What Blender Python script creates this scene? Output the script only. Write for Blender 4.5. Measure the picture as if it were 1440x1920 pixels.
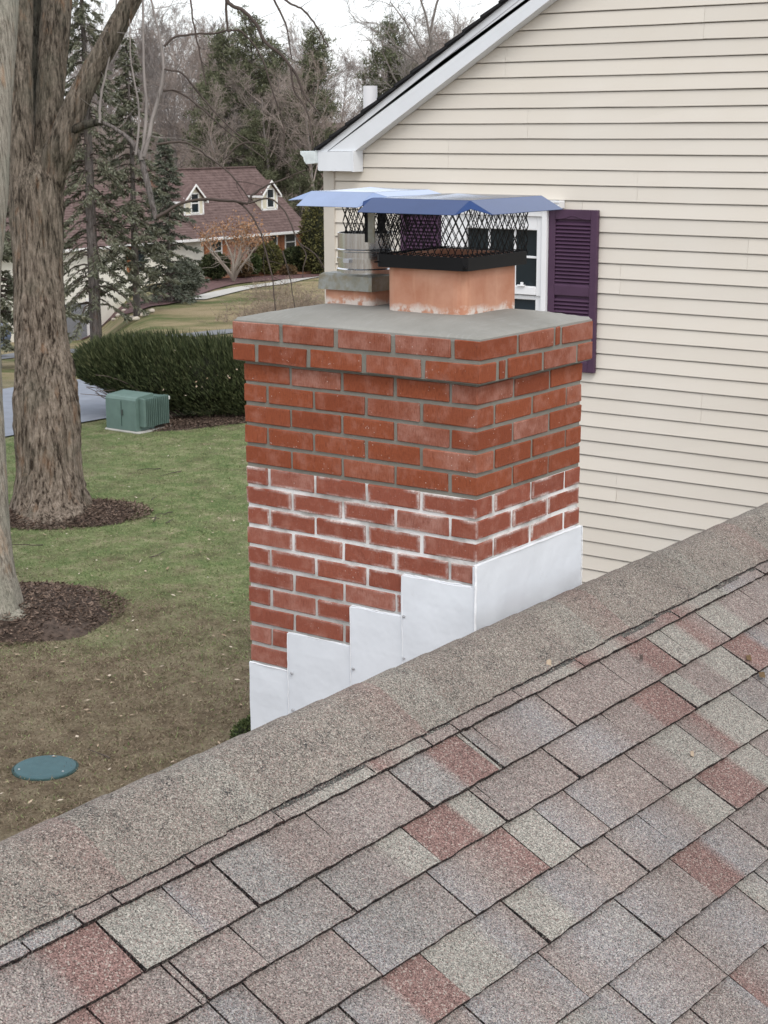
import bpy, math, random
import numpy as np
from mathutils import Matrix, Vector

for o in list(bpy.data.objects): bpy.data.objects.remove(o)
SC = bpy.context.scene
COL = SC.collection
rng = np.random.default_rng(7)
random.seed(7)
PI = math.pi

# ------------------------------------------------------------------ camera
CAM = np.array([-3.999, -2.601, 0.796])
F = 3096.7
YAW, PIT, ROL = math.radians(36.329), math.radians(-13.0798), math.radians(-0.2498)
_f = np.array([math.cos(YAW)*math.cos(PIT), math.sin(YAW)*math.cos(PIT), math.sin(PIT)])
_r = np.array([math.sin(YAW), -math.cos(YAW), 0.0])
_u = np.cross(_r, _f)
RT = math.cos(ROL)*_r + math.sin(ROL)*_u
UP = -math.sin(ROL)*_r + math.cos(ROL)*_u
FW = _f
cd = bpy.data.cameras.new('camera')
cam = bpy.data.objects.new('camera', cd)
COL.objects.link(cam)
m = Matrix.Identity(4)
for i in range(3):
    m[i][0], m[i][1], m[i][2], m[i][3] = RT[i], UP[i], -FW[i], CAM[i]
cam.matrix_world = m
cd.sensor_fit = 'VERTICAL'
cd.sensor_height = 24.0
cd.lens = F/1920*24.0
cd.clip_start = 0.05
cd.clip_end = 6000
cd.dof.use_dof = True
cd.dof.focus_distance = 5.2
cd.dof.aperture_fstop = 16
SC.camera = cam

# ------------------------------------------------------------------ light
SUN_EL = math.radians(52)
SUN_DIR = np.array([-0.62, -0.78, 0.0])            # horizontal direction towards the sun
w = bpy.data.worlds.new('World')
SC.world = w
w.use_nodes = True
wt = w.node_tree
wt.nodes.clear()
sky = wt.nodes.new('ShaderNodeTexSky')
sky.sky_type = 'NISHITA'
sky.sun_disc = False
sky.sun_elevation = SUN_EL
sky.sun_rotation = math.atan2(SUN_DIR[0], SUN_DIR[1])
sky.air_density = 1.0
sky.dust_density = 3.0
sky.ozone_density = 1.0
veil = wt.nodes.new('ShaderNodeMix')
veil.data_type = 'RGBA'
veil.inputs[0].default_value = 0.5
veil.inputs[7].default_value = (17.0, 17.2, 17.6, 1)      # even high overcast
bg = wt.nodes.new('ShaderNodeBackground')
bg.inputs['Strength'].default_value = 0.11
wo = wt.nodes.new('ShaderNodeOutputWorld')
wt.links.new(sky.outputs[0], veil.inputs[6])
wt.links.new(veil.outputs[2], bg.inputs[0])
wt.links.new(bg.outputs[0], wo.inputs[0])
sl = bpy.data.lights.new('sun', 'SUN')
sl.energy = 1.2
sl.angle = math.radians(25)
sl.color = (1.0, 0.965, 0.92)
sun = bpy.data.objects.new('sun', sl)
COL.objects.link(sun)
sd = Vector((SUN_DIR[0]*math.cos(SUN_EL), SUN_DIR[1]*math.cos(SUN_EL), math.sin(SUN_EL)))
sun.rotation_euler = (-sd).to_track_quat('-Z', 'Y').to_euler()
sun.location = (0, 0, 30)
SC.view_settings.view_transform = 'Standard'
SC.view_settings.look = 'None'
SC.view_settings.exposure = 0.18
SC.view_settings.gamma = 1.0
SC.view_settings.use_curve_mapping = False
SC.render.engine = 'CYCLES'
SC.cycles.max_bounces = 6
SC.cycles.transparent_max_bounces = 8

# ------------------------------------------------------------------ pixel -> place
def ray(x, y): return RT*((x-720)/F) - UP*((y-960)/F) + FW
def dep(x, y, t): return CAM + ray(x, y)*t
def onx(x, y, X): d = ray(x, y); return CAM + d*((X-CAM[0])/d[0])
def ony(x, y, Y): d = ray(x, y); return CAM + d*((Y-CAM[1])/d[1])
def onz(x, y, Z): d = ray(x, y); return CAM + d*((Z-CAM[2])/d[2])

# ------------------------------------------------------------------ terrain height
def sst(a, b, x):
    t = np.clip((x-a)/(b-a), 0, 1)
    return t*t*(3-2*t)
CY, SY = math.cos(YAW), math.sin(YAW)
def hgt(X, Y):
    X = np.asarray(X, float); Y = np.asarray(Y, float)
    d = (X-CAM[0])*CY + (Y-CAM[1])*SY
    l = (X-CAM[0])*SY - (Y-CAM[1])*CY
    dd = np.maximum(d, 1.0)
    u = l/dd                                    # the neighbour's drive drops away down a straight valley on the left
    t = sst(-0.186, -0.138, u)
    hr = -5.2 - 2.25*np.clip((d-38)/55, 0, 1)
    hl = -5.2 - 4.9*np.clip((d-40)/48, 0, 1)
    k = sst(88, 112, d)
    h = (hl*(1-t) + hr*t)*(1-k) + (-7.45)*k
    h = h + 9.0*sst(108, 215, d)
    return h
def hz(x, y): return float(hgt(x, y))
def ground(x, y):
    """where the sight line through a pixel of the photograph meets the terrain"""
    r = ray(x, y)
    lo, hi = 4.0, 400.0
    ts = np.arange(lo, hi, 0.25)
    P = CAM + r[None, :]*ts[:, None]
    b = P[:, 2] < hgt(P[:, 0], P[:, 1])
    t = ts[np.argmax(b)] if b.any() else hi
    p = CAM + r*t
    p[2] = hz(p[0], p[1])
    return p
def horiz(d, l):
    return CAM[0] + d*CY + l*SY, CAM[1] + d*SY - l*CY

# ------------------------------------------------------------------ object helpers
def put(o, parent=None):
    COL.objects.link(o)
    if parent is not None: o.parent = parent
    return o
def tag(o, label=None, cat=None, group=None, kind=None):
    if label: o['label'] = label
    if cat: o['category'] = cat
    if group: o['group'] = group
    if kind: o['kind'] = kind
    return o
WORLD = {}
def wl(o):
    p = Vector((0, 0, 0))
    while o is not None:
        p = p + o.location
        o = o.parent
    return p
def thing(name, label, cat, loc, group=None):
    o = bpy.data.objects.new(name, None)
    o.location = tuple(float(v) for v in loc)
    o.empty_display_size = 0.2
    put(o)
    return tag(o, label, cat, group)
def np_mesh(name, V, Fc):
    V = np.asarray(V, np.float32); Fc = np.asarray(Fc, np.int32)
    me = bpy.data.meshes.new(name)
    n, k = Fc.shape
    me.vertices.add(len(V)); me.vertices.foreach_set('co', V.ravel())
    me.loops.add(n*k); me.loops.foreach_set('vertex_index', Fc.ravel())
    me.polygons.add(n)
    me.polygons.foreach_set('loop_start', np.arange(0, n*k, k, dtype=np.int32))
    me.polygons.foreach_set('loop_total', np.full(n, k, np.int32))
    me.update(calc_edges=True)
    return me
def smooth_sharp(me, a=.5):
    smooth(me); me.set_sharp_from_angle(angle=a); return me
def smooth(me):
    me.polygons.foreach_set('use_smooth', np.ones(len(me.polygons), bool))
    return me
def obj(name, me, mat, parent=None, loc=None):
    o = bpy.data.objects.new(name, me)
    if mat is not None and len(me.materials) == 0: me.materials.append(mat)
    if loc is not None: o.location = tuple(float(v) for v in loc)
    return put(o, parent)
def wobj(name, V, Fc, mat, parent=None, sm=False, center=False):
    """mesh given in world coordinates, linked under parent"""
    V = np.asarray(V, float)
    base = np.array(wl(parent)) if parent is not None else np.zeros(3)
    if center or parent is None:
        c = (V.min(0)+V.max(0))/2
        if parent is None: c[2] = V[:, 2].min()
    else: c = base
    if isinstance(Fc, np.ndarray) and Fc.ndim == 2:
        me = np_mesh(name, V-c, Fc)
    else:
        me = bpy.data.meshes.new(name)
        me.from_pydata((V-c).tolist(), [], [list(map(int, f)) for f in Fc]); me.update()
    if sm: smooth(me)
    return obj(name, me, mat, parent, c-base)

class MB:
    def __init__(s): s.V = []; s.F = []
    def add(s, V, Fs):
        n = len(s.V)
        s.V += [tuple(map(float, v)) for v in V]
        s.F += [[i+n for i in f] for f in Fs]
        return s
    def box(s, lo, hi):
        x0, y0, z0 = lo; x1, y1, z1 = hi
        return s.add([(x0,y0,z0),(x1,y0,z0),(x1,y1,z0),(x0,y1,z0),(x0,y0,z1),(x1,y0,z1),(x1,y1,z1),(x0,y1,z1)],
              [(0,3,2,1),(4,5,6,7),(0,1,5,4),(1,2,6,5),(2,3,7,6),(3,0,4,7)])
    def cbox(s, lo, hi, c):
        """box with chamfered edges"""
        V, Fs = cham(np.array(hi)-np.array(lo), c)
        return s.add(V + (np.array(lo)+np.array(hi))/2, Fs)
    def prism(s, poly, ext):
        """poly: 3-D loop, ext: vector"""
        n = len(poly); P = np.array(poly, float); e = np.array(ext, float)
        return s.add(np.vstack([P, P+e]), [list(range(n))[::-1], list(range(n, 2*n))] + [(i, (i+1) % n, (i+1) % n+n, i+n) for i in range(n)])
    def bar(s, a, b, wd, up=(0, 0, 1), th=None):
        a = np.array(a, float); b = np.array(b, float); d = b-a; L = np.linalg.norm(d); d = d/L
        u = np.array(up, float); u = u - d*(u@d); u /= np.linalg.norm(u); v = np.cross(d, u)
        th = wd if th is None else th
        q = [(-1,-1),(1,-1),(1,1),(-1,1)]
        V = [a + v*wd/2*i + u*th/2*j for i, j in q] + [b + v*wd/2*i + u*th/2*j for i, j in q]
        return s.add(V, [(0,3,2,1),(4,5,6,7),(0,1,5,4),(1,2,6,5),(2,3,7,6),(3,0,4,7)])
    def cyl(s, a, b, r0, r1=None, n=16, cap=True):
        V, Fs = tube([a, b], [r0, r0 if r1 is None else r1], n)
        Fs = Fs.tolist()
        if cap: Fs += [list(range(n))[::-1], list(range(n, 2*n))]
        return s.add(V, Fs)
    def tubes(s, pts, rad, n=6):
        V, Fs = tube(pts, rad, n); return s.add(V, Fs.tolist())
    def build(s, name, mat, parent=None, sm=False, center=False):
        return wobj(name, np.array(s.V), s.F, mat, parent, sm, center)

def cham(dim, c):
    h = np.array(dim)/2
    V = []; idx = {}
    for sx in (-1, 1):
        for sy in (-1, 1):
            for sz in (-1, 1):
                for ax in range(3):
                    p = h*(sx, sy, sz) - c*np.array((sx, sy, sz)); p[ax] += c*(sx, sy, sz)[ax]
                    idx[(sx, sy, sz, ax)] = len(V); V.append(p)
    Fs = []
    for ax in range(3):
        a, b = (ax+1) % 3, (ax+2) % 3
        for sg in (-1, 1):
            loop = []
            for s1, s2 in ((-1,-1),(1,-1),(1,1),(-1,1)):
                k = [0, 0, 0]; k[ax] = sg; k[a] = s1; k[b] = s2
                loop.append(idx[(*k, ax)])
            Fs.append(loop if sg > 0 else loop[::-1])
    for ax in range(3):
        a, b = (ax+1) % 3, (ax+2) % 3
        for s1 in (-1, 1):
            for s2 in (-1, 1):
                k0 = [0]*3; k1 = [0]*3
                k0[ax] = -1; k1[ax] = 1
                for k in (k0, k1): k[a] = s1; k[b] = s2
                f = [idx[(*k0, a)], idx[(*k1, a)], idx[(*k1, b)], idx[(*k0, b)]]
                Fs.append(f if s1*s2 > 0 else f[::-1])
    for sx in (-1, 1):
        for sy in (-1, 1):
            for sz in (-1, 1):
                f = [idx[(sx, sy, sz, i)] for i in range(3)]
                Fs.append(f if sx*sy*sz > 0 else f[::-1])
    return np.array(V), Fs

def tube(pts, rad, n=6):
    P = np.asarray(pts, float); k = len(P)
    T = np.gradient(P, axis=0); T /= np.linalg.norm(T, axis=1)[:, None]+1e-12
    ref = np.array([1.0, 0, 0]) if abs(T[0][0]) < .8 else np.array([0, 1.0, 0])
    V = np.empty((k, n, 3)); a = np.arange(n)*2*PI/n
    u = ref - T[0]*(ref@T[0]); u /= np.linalg.norm(u)
    ca, sa = np.cos(a)[:, None], np.sin(a)[:, None]
    for i in range(k):
        u = u - T[i]*(u@T[i]); u /= np.linalg.norm(u)+1e-12
        v = np.cross(T[i], u)
        V[i] = P[i] + rad[i]*(ca*u + sa*v)
    i = np.arange(k-1)[:, None]*n; j = np.arange(n)[None, :]; j2 = (j+1) % n
    Fq = np.stack([i+j, i+j2, i+n+j2, i+n+j], -1).reshape(-1, 4)
    return V.reshape(-1, 3), Fq
def spline(ctrl, n):
    """Catmull-Rom through rows of ctrl"""
    c = np.asarray(ctrl, float); k = len(c)
    c = np.vstack([2*c[0]-c[1], c, 2*c[-1]-c[-2]])
    t = np.linspace(0, k-1-1e-6, n); i = t.astype(int); f = (t-i)[:, None]
    p0, p1, p2, p3 = c[i], c[i+1], c[i+2], c[i+3]
    return .5*(2*p1 + (p2-p0)*f + (2*p0-5*p1+4*p2-p3)*f**2 + (3*p1-p0-3*p2+p3)*f**3)
def vnoise(P, seed=0):
    """value noise on (n,3)"""
    P = np.asarray(P, float); i = np.floor(P).astype(np.int64); f = P-i; f = f*f*(3-2*f)
    def hsh(a, b, c):
        h = (a*374761393 + b*668265263 + c*2147483647 + seed*974634777) & 0xffffffff
        h = ((h ^ (h >> 13))*1274126177) & 0xffffffff
        return ((h ^ (h >> 16)) & 0xffff)/65535.0
    r = 0
    for dx in (0, 1):
        for dy in (0, 1):
            for dz in (0, 1):
                wgt = (f[:, 0] if dx else 1-f[:, 0])*(f[:, 1] if dy else 1-f[:, 1])*(f[:, 2] if dz else 1-f[:, 2])
                r = r + wgt*hsh(i[:, 0]+dx, i[:, 1]+dy, i[:, 2]+dz)
    return r
def unit(v): return v/(np.linalg.norm(v, axis=-1, keepdims=True)+1e-12)
def leafquads(P, D, L, W, r=None, N=None):
    """diamond leaves: base P, direction D, length L, width W"""
    r = r or rng
    P = np.asarray(P, float); D = unit(np.asarray(D, float)); n = len(P)
    A = r.normal(size=(n, 3)) if N is None else N
    S = unit(np.cross(D, A))
    L = np.broadcast_to(L, n)[:, None]; W = np.broadcast_to(W, n)[:, None]
    V = np.stack([P, P+D*L*.45+S*W*.5, P+D*L, P+D*L*.45-S*W*.5], 1).reshape(-1, 3)
    return V, np.arange(n*4).reshape(-1, 4)
def cat_meshes(L):
    V = []; Fq = []; n = 0
    for v, f in L:
        V.append(v); Fq.append(f+n); n += len(v)
    return np.vstack(V), np.vstack(Fq)

# ------------------------------------------------------------------ materials
class NT:
    def __init__(s, name):
        s.m = bpy.data.materials.new(name); s.m.use_nodes = True
        s.t = s.m.node_tree; s.t.nodes.clear()
        s.out = s.n('OutputMaterial'); s.b = s.n('BsdfPrincipled')
        s.t.links.new(s.b.outputs[0], s.out.inputs[0])
    def n(s, ty, **kw):
        nd = s.t.nodes.new('ShaderNode'+ty)
        for k, v in kw.items(): setattr(nd, k, v)
        return nd
    def l(s, a, b): s.t.links.new(a, b)
    def set(s, sock, v):
        if hasattr(v, 'is_linked') or isinstance(v, bpy.types.NodeSocket): s.l(v, sock)
        elif isinstance(v, tuple) and len(v) == 3 and sock.type == 'RGBA': sock.default_value = (*v, 1)
        else: sock.default_value = v
    def pos(s, scale=(1, 1, 1)):
        g = s.n('NewGeometry'); mp = s.n('Mapping'); mp.inputs['Scale'].default_value = scale
        s.l(g.outputs['Position'], mp.inputs[0]); return mp.outputs[0]
    def objc(s, scale=(1, 1, 1)):
        g = s.n('TexCoord'); mp = s.n('Mapping'); mp.inputs['Scale'].default_value = scale
        s.l(g.outputs['Object'], mp.inputs[0]); return mp.outputs[0]
    def noise(s, vec, scale, detail=4, rough=.55, col=False):
        x = s.n('TexNoise'); x.inputs['Scale'].default_value = scale; x.inputs['Detail'].default_value = detail
        x.inputs['Roughness'].default_value = rough; s.l(vec, x.inputs['Vector'])
        return x.outputs['Color' if col else 'Fac']
    def voro(s, vec, scale, out='Color', rnd=1.0):
        x = s.n('TexVoronoi'); x.inputs['Scale'].default_value = scale; x.inputs['Randomness'].default_value = rnd
        s.l(vec, x.inputs['Vector']); return x.outputs[out]
    def ramp(s, fac, stops):
        x = s.n('ValToRGB'); e = x.color_ramp.elements
        while len(e) < len(stops): e.new(.5)
        for i, (p, c) in enumerate(stops):
            e[i].position = p; e[i].color = (*c, 1) if isinstance(c, tuple) else (c, c, c, 1)
        s.set(x.inputs[0], fac); return x.outputs[0]
    def mix(s, fac, a, b, mode='MIX'):
        x = s.n('Mix', data_type='RGBA', blend_type=mode); s.set(x.inputs[0], fac); s.set(x.inputs[6], a); s.set(x.inputs[7], b)
        return x.outputs[2]
    def math(s, op, a, b=0.0, clamp=False):
        x = s.n('Math', operation=op, use_clamp=clamp); s.set(x.inputs[0], a); s.set(x.inputs[1], b); return x.outputs[0]
    def rng(s, v, a, b, c, d):
        x = s.n('MapRange'); s.set(x.inputs[0], v)
        for i, k in enumerate((a, b, c, d)): x.inputs[i+1].default_value = k
        return x.outputs[0]
    def sep(s, v):
        x = s.n('SeparateXYZ'); s.l(v, x.inputs[0]); return x.outputs
    def isl(s): return s.n('NewGeometry').outputs['Random Per Island']
    def ornd(s): return s.n('ObjectInfo').outputs['Random']
    def attr(s, name):
        x = s.n('Attribute'); x.attribute_name = name; return x.outputs
    def bump(s, h, strength=.4, dist=.01):
        x = s.n('Bump'); x.inputs['Strength'].default_value = strength; x.inputs['Distance'].default_value = dist
        s.l(h, x.inputs['Height']); s.l(x.outputs[0], s.b.inputs['Normal'])
    def fin(s, col=None, rough=.8, metal=0.0, spec=.3):
        if col is not None: s.set(s.b.inputs['Base Color'], col)
        s.set(s.b.inputs['Roughness'], rough); s.set(s.b.inputs['Metallic'], metal)
        s.b.inputs['Specular IOR Level'].default_value = spec
        return s.m
def plain(name, col, rough=.7, var=.12, scale=6, metal=0.0, bump=0.0, bscale=60, spec=.3):
    t = NT(name); p = t.pos()
    n = t.noise(p, scale, 5)
    v = t.rng(n, .3, .7, 1-var, 1+var)
    c = t.mix(1.0, col, v, 'MULTIPLY')
    if bump: t.bump(t.noise(p, bscale, 4), bump, .01)
    return t.fin(c, rough, metal, spec)
def leafmat(name, stops, rough=.7, trans=.0):
    t = NT(name)
    n = t.noise(t.objc(), .9, 3)
    k = t.math('ADD', t.math('MULTIPLY', t.isl(), .65), t.math('MULTIPLY', n, .5))
    c = t.ramp(k, stops)
    return t.fin(c, rough, 0, .15)

def m_brick(name, base, alt, dark, haze, hz_amt):
    t = NT(name); p = t.pos(); o = t.n('TexCoord')
    pv = t.pos((1, 1, .22))
    drag = t.noise(pv, 260, 5, .7)                     # wire-cut drag marks
    blot = t.noise(p, 16, 5, .6)
    c = t.mix(t.ramp(t.ornd(), [(.15, 0.0), (.85, 1.0)]), base, alt)
    c = t.mix(t.rng(drag, .45, .75, 0, .55), c, dark)
    c = t.mix(t.rng(blot, .5, .78, 0, .5), c, (.44, .22, .17))
    oz = t.sep(o.outputs['Object'])[2]; g = t.sep(o.outputs['Generated'])
    ez = t.rng(t.math('ABSOLUTE', oz), .0175, .0285, 0, 1)
    gx = t.math('MULTIPLY', t.math('ABSOLUTE', t.math('SUBTRACT', g[0], .5)), 2.0)
    gy = t.math('MULTIPLY', t.math('ABSOLUTE', t.math('SUBTRACT', g[1], .5)), 2.0)
    ex = t.math('MULTIPLY', t.rng(gx, .86, 1.0, 0, 1), t.rng(gy, .86, 1.0, 0, 1))
    e = t.math('MAXIMUM', t.math('MULTIPLY', ez, .8), ex)
    hn = t.noise(p, 9, 3, .5); hf = t.noise(p, 120, 4, .7)
    k = t.math('ADD', t.math('MULTIPLY', e, t.rng(hn, .44, .62, 0, 1)), t.math('MULTIPLY', t.rng(hf, .62, .75, 0, 1), .18))
    k = t.math('MULTIPLY', k, t.rng(hf, .3, .62, .2, 1.0))
    if hz_amt > .5: k = t.math('MULTIPLY', k, t.rng(t.math('ADD', t.sep(p)[2], t.math('MULTIPLY', t.math('SUBTRACT', hn, .5), .4)), -.72, -.50, .40, 1.8))
    k = t.math('MULTIPLY', k, hz_amt, True)
    pale = t.rng(t.noise(t.objc((.01, .01, .01)), 1, 1), 0, 1, 0, 0)
    c = t.mix(k, c, haze)
    # some bricks have a pale, scuffed face
    sc = t.math('MULTIPLY', t.rng(t.math('FRACT', t.math('MULTIPLY', t.ornd(), 7.31)), .72, .95, 0, .5), t.math('MULTIPLY', t.rng(blot, .35, .6, .25, 1), t.rng(drag, .35, .6, 1, .5)))
    c = t.mix(sc, c, (.50, .30, .25))
    sp = t.voro(p, 70, 'Distance')
    c = t.mix(t.math('MULTIPLY', t.rng(sp, .06, .16, 1, 0), t.rng(hn, .52, .6, 0, .8)), c, (.6, .5, .45))
    h = t.math('SUBTRACT', t.noise(p, 180, 5, .7), t.math('MULTIPLY', t.rng(drag, .55, .8, 0, 1), .8))
    t.bump(h, .55, .004)
    return t.fin(c, .88, 0, .2)
def m_mortar(name, c1, c2, wh):
    t = NT(name); p = t.pos()
    c = t.mix(t.noise(p, 30, 5, .6), c1, c2)
    k = t.rng(t.noise(p, 7, 4), .36, .54, 0, wh)
    if wh > .5: k = t.math('MULTIPLY', k, t.rng(t.math('ADD', t.sep(p)[2], t.math('MULTIPLY', t.math('SUBTRACT', t.noise(p, 4, 3), .5), .35)), -.72, -.50, .25, 1.0))
    c = t.mix(k, c, (.80, .80, .79))
    t.bump(t.noise(p, 220, 5, .7), .6, .004)
    return t.fin(c, .92, 0, .15)
def m_shingle(name, tone=None, spots=False):
    t = NT(name); p = t.pos()
    if tone is None: base = t.attr('tone')['Color']
    else: base = tone
    v1 = t.sep(t.voro(p, 500)); v2 = t.sep(t.voro(p, 310))
    g1 = t.ramp(v1[0], [(0.0, .18), (.16, .46), (.3, .85), (.62, 1.03), (.84, 1.28), (1.0, 1.9)])
    g2 = t.ramp(v2[1], [(0.0, .55), (.3, .9), (.7, 1.05), (1.0, 1.4)])
    c = t.mix(1.0, base, g1, 'MULTIPLY'); c = t.mix(1.0, c, g2, 'MULTIPLY')
    c = t.mix(t.rng(v1[1], .78, .95, 0, .5), c, (.34, .20, .18))
    c = t.mix(t.rng(v2[2], .84, .97, 0, .55), c, (.50, .47, .41))
    if spots:
        k = t.math('MULTIPLY', t.rng(t.noise(p, 16, 4, .6), .5, .68, .1, 1), t.rng(v2[0], .62, .8, 0, .85))
        c = t.mix(k, c, (.020, .021, .024))
    st = t.noise(p, 2.4, 5, .6)
    c = t.mix(1.0, c, t.rng(st, .3, .7, .86, 1.12), 'MULTIPLY')
    t.bump(v1[0], .5, .003)
    return t.fin(c, .9, 0, .2)
def m_metal(name, col, rough, var=.2, streak=(3, 3, 40)):
    t = NT(name)
    n = t.noise(t.pos(streak), 3, 5, .6)
    c = t.mix(1.0, col, t.rng(n, .3, .7, 1-var, 1+var), 'MULTIPLY')
    r = t.rng(n, .3, .7, rough*.8, rough*1.25)
    if streak[2] == 1: t.bump(t.noise(t.pos((1, 1, .04)), 16, 1), .16, .006)
    return t.fin(c, r, 1.0, .5)
def m_bark(name, c1, c2, c3, sc=1.0, relief=.6, up=None):
    t = NT(name)
    p = t.pos((1, 1, .075)); q = t.pos()
    n = t.noise(p, 30*sc, 6, .66); k = t.noise(t.pos((1, 1, .3)), 5, 5, .6); f = t.noise(t.pos((1, 1, .35)), 80*sc, 4, .7)
    big = t.noise(q, 1.6, 4)
    n = t.math('ADD', n, t.math('MULTIPLY', t.math('SUBTRACT', t.noise(p, 11*sc, 4, .6), .5), .55))
    c = t.ramp(n, [(.36, c3), (.47, c1), (.66, c2)])
    if up:
        cu = t.ramp(n, [(.36, up[2]), (.47, up[0]), (.66, up[1])])
        zz = t.math('ADD', t.sep(q)[2], t.math('MULTIPLY', t.math('SUBTRACT', t.noise(t.pos((1, 1, .3)), 4, 4), .5), 2.4))
        c = t.mix(t.rng(zz, -2.3, .6, 0, 1), c, cu)
    c = t.mix(t.rng(k, .58, .70, 0, .45), c, tuple(np.array(c1)*np.array((1.5, 1.0, .68))))
    c = t.mix(t.rng(big, .5, .65, 0, .35), c, tuple(np.array(c1)*np.array((.82, .98, .95))))
    c = t.mix(1.0, c, t.rng(f, .3, .7, .72, 1.28), 'MULTIPLY')
    t.bump(t.math('ADD', n, t.math('MULTIPLY', f, .4)), relief, .03/sc)
    return t.fin(c, .92, 0, .12)

BR_N = m_brick('new_brick_clay', (.285, .079, .036), (.235, .062, .029), (.140, .034, .019), (.62, .52, .47), .10)
BR_O = m_brick('old_brick_clay', (.295, .092, .058), (.255, .076, .048), (.160, .046, .030), (.64, .58, .55), 1.0)
MO_N = m_mortar('fresh_grey_mortar', (.170, .166, .140), (.238, .228, .194), .05)
MO_O = m_mortar('whitened_mortar', (.34, .33, .305), (.46, .45, .425), 1.0)
def m_crown():
    t = NT('cement_wash'); p = t.pos()
    a = t.noise(p, 3.5, 5, .6); b = t.noise(t.pos((1, 5, 1)), 14, 4, .6)
    c = t.mix(t.rng(a, .35, .65, 0, 1), (.225, .222, .20), (.29, .285, .26))
    c = t.mix(t.rng(b, .55, .75, 0, .5), c, (.33, .332, .32))
    c = t.mix(t.rng(t.voro(p, 22, 'Distance'), .02, .05, .5, 0), c, (.15, .15, .14))
    t.bump(t.math('ADD', t.noise(p, 160, 5, .7), t.math('MULTIPLY', b, .6)), .3, .004)
    return t.fin(c, .8, 0, .3)
CROWN = m_crown()
def m_flue():
    t = NT('terracotta'); p = t.pos(); z = t.sep(p)[2]
    a = t.noise(p, 9, 5, .6); b = t.noise(p, 26, 5, .65)
    c = t.mix(t.rng(a, .35, .65, 0, 1), (.455, .205, .125), (.55, .295, .20))
    c = t.mix(t.rng(t.noise(t.pos((1, 1, .15)), 24, 4), .52, .72, 0, .5), c, (.62, .36, .24))
    low = t.rng(t.math('ADD', z, t.math('MULTIPLY', t.math('SUBTRACT', a, .5), .07)), .246, .264, 1, 0)
    k = t.math('MULTIPLY', low, t.rng(b, .40, .52, 0, 1))
    k = t.math('MAXIMUM', k, t.math('MULTIPLY', t.rng(b, .68, .73, 0, .8), t.rng(z, .26, .34, 1, 0)))
    c = t.mix(k, c, (.66, .58, .52))
    t.bump(b, .25, .004)
    return t.fin(c, .75, 0, .3)
FLUE = m_flue()
STEEL = m_metal('stainless_pipe', (.70, .71, .73), .20, .10, (30, 30, 1))
LIDM = m_metal('sky_tinted_steel', (.050, .086, .205), .14, .08, (2, 2, 2))  # blue of the mirrored sky put into the metal's base colour
def m_galv():
    t = NT('tarnished_galvanised_steel'); p = t.pos()
    a = t.noise(p, 14, 5, .6); z = t.sep(p)[2]
    c = t.mix(t.rng(a, .35, .65, 0, 1), (.22, .215, .175), (.36, .37, .345))
    c = t.mix(t.rng(t.noise(p, 30, 5), .45, .65, 0, .7), c, (.24, .20, .12))
    return t.fin(c, t.rng(a, .3, .7, .35, .6), .75, .4)
GALV = m_galv()
BLK = plain('black_coated_steel', (.006, .006, .007), .5, .2, spec=.22)
def m_flash():
    t = NT('white_painted_metal'); p = t.pos()
    a = t.noise(p, 3.5, 4); b = t.noise(t.pos((1, 1, .5)), 22, 6, .7)
    c = t.mix(1.0, (.70, .735, .775), t.rng(a, .3, .7, .95, 1.05), 'MULTIPLY')
    c = t.mix(t.rng(b, .64, .78, 0, .30), c, (.42, .42, .40))
    t.bump(t.math('ADD', t.noise(p, 7, 3), t.math('MULTIPLY', t.noise(p, 2.5, 2), 1.5)), .5, .012)
    return t.fin(c, .34, 0, .5)
FLASH = m_flash()
SEAL = plain('white_sealant', (.80, .82, .84), .4, .03)
SCREW = plain('zinc_screw', (.55, .56, .58), .45, .2, metal=.6)
SH = m_shingle('asphalt_granules')
SHCAP = m_shingle('ridge_granules', spots=True)
SHD = plain('asphalt_underlay', (.022, .022, .022), .95, .3, 40)
def m_siding():
    t = NT('cream_vinyl'); p = t.pos()
    gr = t.noise(t.pos((1, 3, 60)), 6, 4, .6)
    a = t.noise(p, 1.1, 3)
    c = t.mix(t.rng(a, .3, .7, 0, 1), (.68, .632, .552), (.708, .668, .598))
    c = t.mix(1.0, c, t.rng(t.ornd(), 0, 1, .965, 1.03), 'MULTIPLY')
    c = t.mix(t.rng(t.noise(p, 14, 6, .7), .66, .8, 0, .18), c, (.42, .39, .30))
    t.bump(gr, .08, .002)
    return t.fin(c, .55, 0, .3)
SIDE = m_siding()
CORN = plain('cream_trim', (.56, .52, .455), .55, .04)
WTRIM = plain('white_trim', (.74, .77, .80), .5, .03)
WOLD = plain('weathered_white_gutter', (.66, .72, .72), .5, .12, 20)
RDARK = plain('dark_roof_edge', (.02, .02, .022), .9, .3, 30)
VINYLW = plain('white_vinyl_window', (.80, .81, .82), .35, .02)
PLUM = plain('plum_vinyl', (.072, .036, .070), .5, .10, 9)
def m_glass(name, c, rough=.06):
    t = NT(name); n = t.noise(t.pos(), 3, 3)
    return t.fin(t.mix(n, c, tuple(np.array(c)*1.8)), rough, 0, .5)
GLASS = m_glass('dark_window_glass', (.010, .016, .020))
PVC = plain('white_pvc', (.78, .78, .80), .4, .03)

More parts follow.
